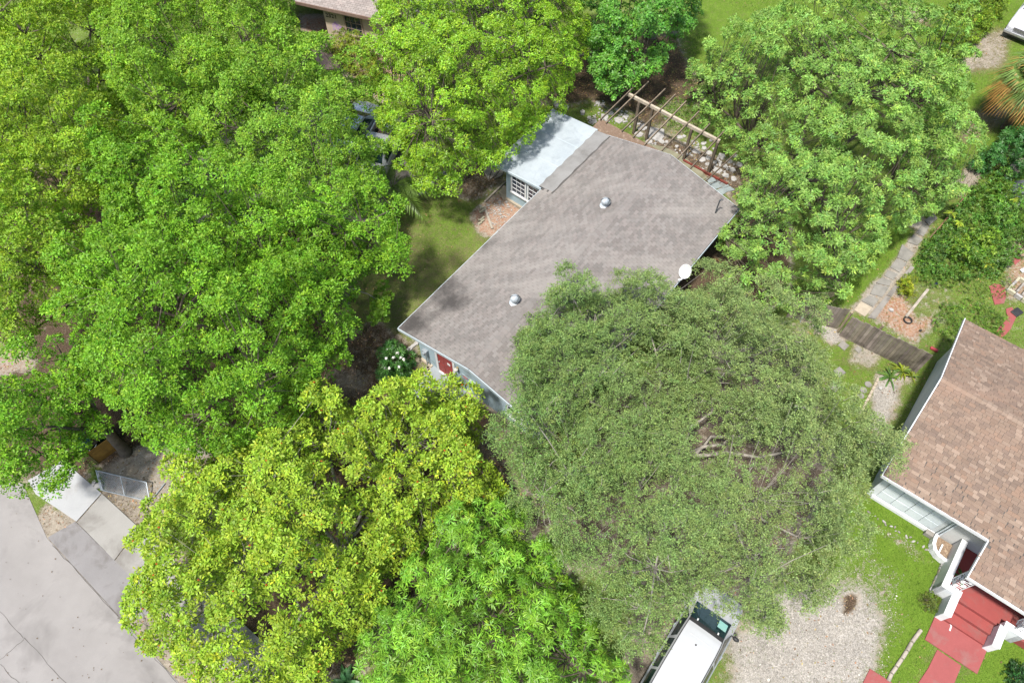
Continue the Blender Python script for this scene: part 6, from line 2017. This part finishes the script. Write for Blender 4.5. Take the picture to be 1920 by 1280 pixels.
bush('vines', None, None, [(1775, 470), (1800, 430), (1850, 420), (1875, 450), (1850, 490), (1800, 500)], .3, 1.15, 91, (.13, .225, .022), 6, (.12, .2), .4, .42, .30, 150, kind='stuff', lump=.4)
bush('vines', None, None, [(1840, 400), (1870, 350), (1920, 360), (1930, 410), (1880, 430)], .2, .9, 92, (.10, .22, .03), 6, (.09, .15), .5, .40, .28, 200, LEAF_GLOSS, kind='stuff', lump=.4)
bush('vines', None, None, [(1735, 470), (1760, 440), (1780, 460), (1765, 505), (1740, 500)], .1, .8, 93, (.06, .12, .03), 7, (.06, .1), .4, .34, .24, 320, kind='stuff', lump=.3)
for x, y, s in ((1856, 492, 94), (1786, 398, 95), (1800, 415, 96), (1903, 372, 97)):
    p = P(x, y, .8); blade_plant('papaya_leaf_plant', {94: 'pale yellow star leaved plant at the near edge of the vine thicket', 95: 'yellow green star leaved plant at the thicket edge by the rotten boards', 96: 'second yellow green star leaved plant inside the thicket', 97: 'yellow star leaved plant in the far thicket near the tarpaulin'}[s], 'plant', (p.x, p.y, .75), 9, .42, .12, (.27, .32, .03), s, .3, (.0, .5), col2=(.20, .29, .03))
bush('weeds', None, None, [(1745, 600), (1770, 572), (1810, 560), (1850, 565), (1880, 590), (1885, 640), (1850, 670), (1805, 640), (1760, 625)], .02, .30, 66, (.095, .180, .024), 6, (.05, .10), .45, .30, .22, 260, kind='stuff', lump=.12, tr_cut=.14)
bush('weeds', None, None, [(1690, 520), (1720, 505), (1780, 520), (1840, 530), (1890, 520), (1900, 560), (1860, 560), (1800, 545), (1740, 540)], .02, .20, 67, (.10, .175, .026), 6, (.05, .09), .45, .32, .2, 200, kind='stuff', lump=.1, tr_cut=.22)
bush('weeds', None, None, [(1870, 330), (1930, 380), (1930, 440), (1880, 430), (1850, 380)], .05, .5, 68, (.10, .185, .022), 6, (.08, .15), .3, .32, .25, 220, kind='stuff', lump=.2, tr_cut=.1)
bush('yellow_shrub', 'small yellow green feathery shrub beside the grey pavers', 'shrub', [(1686, 540), (1690, 522), (1708, 518), (1718, 532), (1712, 552), (1695, 556)], .05, .75, 69, (.19, .24, .016), 8, (.10, .16), .22, .24, .18, 380, elev=(0, .9))
bush('low_shrub', 'low olive green shrub at the corner of the white porch wall', 'shrub', [pzc(*q) for q in ((575, 560), (610, 500), (680, 490), (750, 520), (765, 590), (725, 650), (660, 660), (600, 625))], .02, .55, 70, (.105, .135, .030), 7, (.05, .09), .3, .20, .15, 700, elev=(.1, 1.0))
bush('dark_shrub', 'dark green shrub at the bottom right corner of the lawn', 'shrub', [(1890, 1255), (1905, 1240), (1940, 1245), (1940, 1300), (1895, 1300)], .05, .6, 71, (.025, .075, .02), 7, (.08, .12), .4, .25, .2, 420, LEAF_GLOSS)
bush('garden_shrubs', 'yellow green planting below the window of the beige house', 'shrub', [(612, 78), (640, 66), (660, 68), (700, 90), (720, 130), (690, 150), (650, 120), (620, 100)], .3, 1.3, 72, (.16, .21, .02), 7, (.10, .18), .3, .36, .28, 240, LEAF, lump=.3)
bush('ground_ivy', None, None, [(150, 860), (172, 862), (200, 905), (190, 912)], .02, .14, 73, (.08, .15, .03), 6, (.04, .08), .5, .22, .16, 420, kind='stuff', lump=.05)
bush('weeds', None, None, [(1230, 185), (1300, 185), (1340, 240), (1310, 262), (1250, 235)], .01, .12, 74, (.095, .185, .022), 6, (.04, .08), .45, .3, .22, 260, kind='stuff', lump=.05, tr_cut=.22)
for x, y, nn, L, c1, c2, l, s in ((1668, 708, 26, .85, (.06, .125, .03), (.09, .16, .03), 'dark green sword leaved plant nearer the gravel', 81), (1692, 697, 30, .85, (.17, .21, .02), (.10, .16, .03), 'yellow striped sword leaved plant nearer the fence', 82), (1709, 706, 18, .6, (.16, .20, .02), (.09, .15, .03), 'small yellow sword leaved plant against the white house', 83),
                                  (649, 1278, 16, 1.0, (.07, .17, .06), (.05, .14, .05), 'broad leaved green plant at the bottom edge between the two front trees', 84), (612, 74, 22, .8, (.05, .10, .03), (.09, .14, .03), 'dark spiky plant below the house number', 85), (655, 60, 24, .9, (.20, .24, .03), (.14, .19, .03), 'yellow spiky plant in front of the beige house window', 86)):
    p = P(x, y)
    blade_plant('sword_plant', l, 'plant', (p.x, p.y, 0), nn, L, .16 if s == 84 else .075, c1, s, .55, (.35, 1.25), col2=c2)
p = P(1801, 1082, .5)
blade_plant('fern', 'green fern in the white porch behind the iron column', 'fern', (p.x, p.y, .5), 34, .60, .05, (.065, .135, .03), 87, .6, (.3, 1.2), part='frond')
# leafy tip of the drooping branch
rng = np.random.default_rng(9)
q = np.array(P(716, 572, 1.9)); C = q + rng.normal(0, 1, (14, 3)) * np.array([.34, .42, .12]); R = np.full(14, .24)
pos, ax, ci = rosettes(C, R, np.zeros(14, int), 420, rng)
rid, d, nr = rosette_leaves(pos, ax, 6, rng); T = tints((.11, .22, .016), len(pos), rng)[rid]; l = rng.uniform(.10, .16, len(rid))
leaves_mesh('foliage', pos[rid], d, nr, l, l * .42, T, LEAF, FBR, tuple(FBR.location))

# ------------------------------------------------------------------ grass, pebbles, fallen leaves: real, uncountable
def area(pts):
    A = np.zeros((len(pts), 5)); A[:] = (.7, .35, .05, .05, .2)
    jit = vnoise(pts, 1.1, 3) * 0.35 + vnoise(pts, 0.45, 4) * 0.2
    for pz, g, dry, gr, red, mu, soft in ZONES:
        d = inpoly(pts, wpoly(pz)) + jit * min(1.0, soft * 2.2)
        k = np.clip(d / soft * 0.5 + 0.5, 0, 1); k = (k * k * (3 - 2 * k))[:, None]
        A = A * (1 - k) + k * np.array([g, dry, gr, red, mu])
    return A


rng = np.random.default_rng(77)
_lo = np.array([-24., 2.]); _hi = np.array([32., 44.])
KEEP = [wpoly(z) for z in ([(690, 330), (960, 330), (960, 480), (760, 780), (560, 780), (560, 560)], [(1000, 60), (1330, 60), (1450, 330), (1330, 400), (1020, 230)], [(1280, -20), (1930, -20), (1930, 300), (1800, 420), (1640, 100)],
                            [(1480, 620), (1560, 450), (1700, 380), (1900, 480), (1930, 680), (1800, 620), (1640, 860), (1500, 800)], [(1230, 1300), (1250, 1060), (1560, 880), (1780, 1000), (1940, 1200), (1940, 1300)],
                            [(160, 860), (330, 800), (440, 850), (300, 1000), (420, 1290), (220, 1290), (230, 1140), (50, 990), (90, 940)], [(860, 740), (1020, 740), (1040, 940), (860, 960)], [(540, 20), (800, 20), (800, 240), (600, 200)], [(600, 1160), (720, 1160), (700, 1300), (560, 1300)], [(-10, 640), (60, 640), (60, 700), (-10, 700)])]
BLOCK = [wpoly(z) for z in ([(-700, 560), (0, 905), (42, 905), (88, 1008), (232, 1165), (345, 1290), (-300, 1700)], [(67, 926), (143, 977), (190, 924), (150, 890), (60, 800)], [(144, 978), (300, 1136), (345, 1066), (191, 925)], [(89, 1007), (137, 979), (277, 1119), (233, 1163)],
                             [pzc(*k) for k in ((700, 700), (610, 905), (1058, 1202), (1148, 985))], [pzc(*k) for k in ((718, 990), (925, 1130), (860, 1290), (800, 1420), (440, 1420), (560, 1270), (640, 1150))])]
_bl = Matrix.Rotation(math.radians(38.6), 2)


def house_in(pts):
    r = np.zeros(len(pts), bool)
    for (o, ang, x0, x1, y0, y1) in ((BA, math.radians(-38.6), -2.5, 7.7, .3, 15.4), (WA, WANG, .3, 13, .2, 9)):
        q = pts - np.array([o.x, o.y]); c, s = math.cos(-ang), math.sin(-ang)
        x = q[:, 0] * c - q[:, 1] * s; y = q[:, 0] * s + q[:, 1] * c
        r |= (x > x0) & (x < x1) & (y > y0) & (y < y1)
    return r


def scatter(n, lo=_lo, hi=_hi):
    pts = rng.uniform(lo, hi, (n, 2))
    k = np.zeros(n, bool)
    for pl in KEEP: k |= inpoly(pts, pl) > 0
    pts = pts[k]
    bad = house_in(pts)
    for pl in BLOCK: bad |= inpoly(pts, pl) > -.03
    return pts[~bad]


pts = scatter(330000); A = area(pts)
k = rng.uniform(0, 1, len(pts)) < np.clip((A[:, 0] - .12) * 1.2, 0, 1)
g, ga = pts[k], A[k]
N = len(g)
a = rng.uniform(0, 6.283, N)
d = np.c_[np.cos(a) * .7, np.sin(a) * .7, rng.uniform(.5, 1.2, N)]
dry = (rng.uniform(0, 1, N) < ga[:, 1] * .75)[:, None]
T = np.where(dry, tints((.20, .165, .065), N, rng, .25, .1), tints((.085, .165, .020), N, rng, .28, .14))
hh = rng.uniform(.05, .12, N)
o = leaves_mesh('grass', np.c_[g, np.full(N, -.012)], d, np.c_[np.cos(a + 1.5), np.sin(a + 1.5), np.ones(N)], hh, rng.uniform(.012, .024, N), T, LEAF, wide=.35); tag(o, kind='stuff')
print('GRASS', N)
pts = scatter(260000); A = area(pts)
k = rng.uniform(0, 1, len(pts)) < np.clip(A[:, 4] * .75 + A[:, 1] * .10 + .02, 0, 1) * .55
g = pts[k]; N = len(g)
a = rng.uniform(0, 6.283, N)
T = tints((.19, .125, .065), N, rng, .4, .15)
y_ = rng.uniform(0, 1, N) < .08; T[y_] = tints((.34, .27, .09), y_.sum(), rng, .2)
l = rng.uniform(.05, .12, N)
o = leaves_mesh('fallen_leaves', np.c_[g, rng.uniform(0, .02, N)], np.c_[np.cos(a), np.sin(a), rng.normal(0, .12, N)], np.c_[rng.normal(0, .3, (N, 2)), np.ones(N)], l, l * .5, T, mat('fallen_leaf', (1, 1, 1), (.85, .85, .85), 9, .9, tint=True)); tag(o, kind='stuff')
print('LITTER', N)
pts = scatter(90000, (4.5, 3.0), (16.5, 11.5)); A = area(pts)
k = rng.uniform(0, 1, len(pts)) < np.clip(A[:, 2] - .1, 0, 1) * .6
g = pts[k]; N = len(g)
r = rng.gamma(2.0, .0045, N) + .005
V = np.array([(1, 0, 0), (0, 1, 0), (-1, 0, 0), (0, -1, 0), (0, 0, .75)])
a = rng.uniform(0, 6.283, N); ca, sa = np.cos(a), np.sin(a)
vv = V[None] * r[:, None, None] * rng.uniform(.7, 1.3, (N, 5, 1))
vx = vv[..., 0] * ca[:, None] - vv[..., 1] * sa[:, None]; vy = vv[..., 0] * sa[:, None] + vv[..., 1] * ca[:, None]
vv = np.stack([vx + g[:, :1], vy + g[:, 1:], vv[..., 2] - .008], -1).reshape(-1, 3)
i = (np.arange(N) * 5)[:, None]
F = np.concatenate([np.concatenate([i + q, i + (q + 1) % 4, i + 4], 1)[:, None] for q in range(4)], 1).reshape(-1, 3)
tt = np.exp(rng.normal(0, .3, N))[:, None] * np.array([.265, .25, .225])
me = bpy.data.meshes.new('gravel'); fill(me, vv, F, np.repeat(tt, 4, 0)); me.materials.append(mat('pebble', (1, 1, 1), (.85, .83, .8), 30, .9, tint=True))
o = bpy.data.objects.new('gravel', me); COL.objects.link(o); tag(o, kind='stuff')
print('GRAVEL', N)
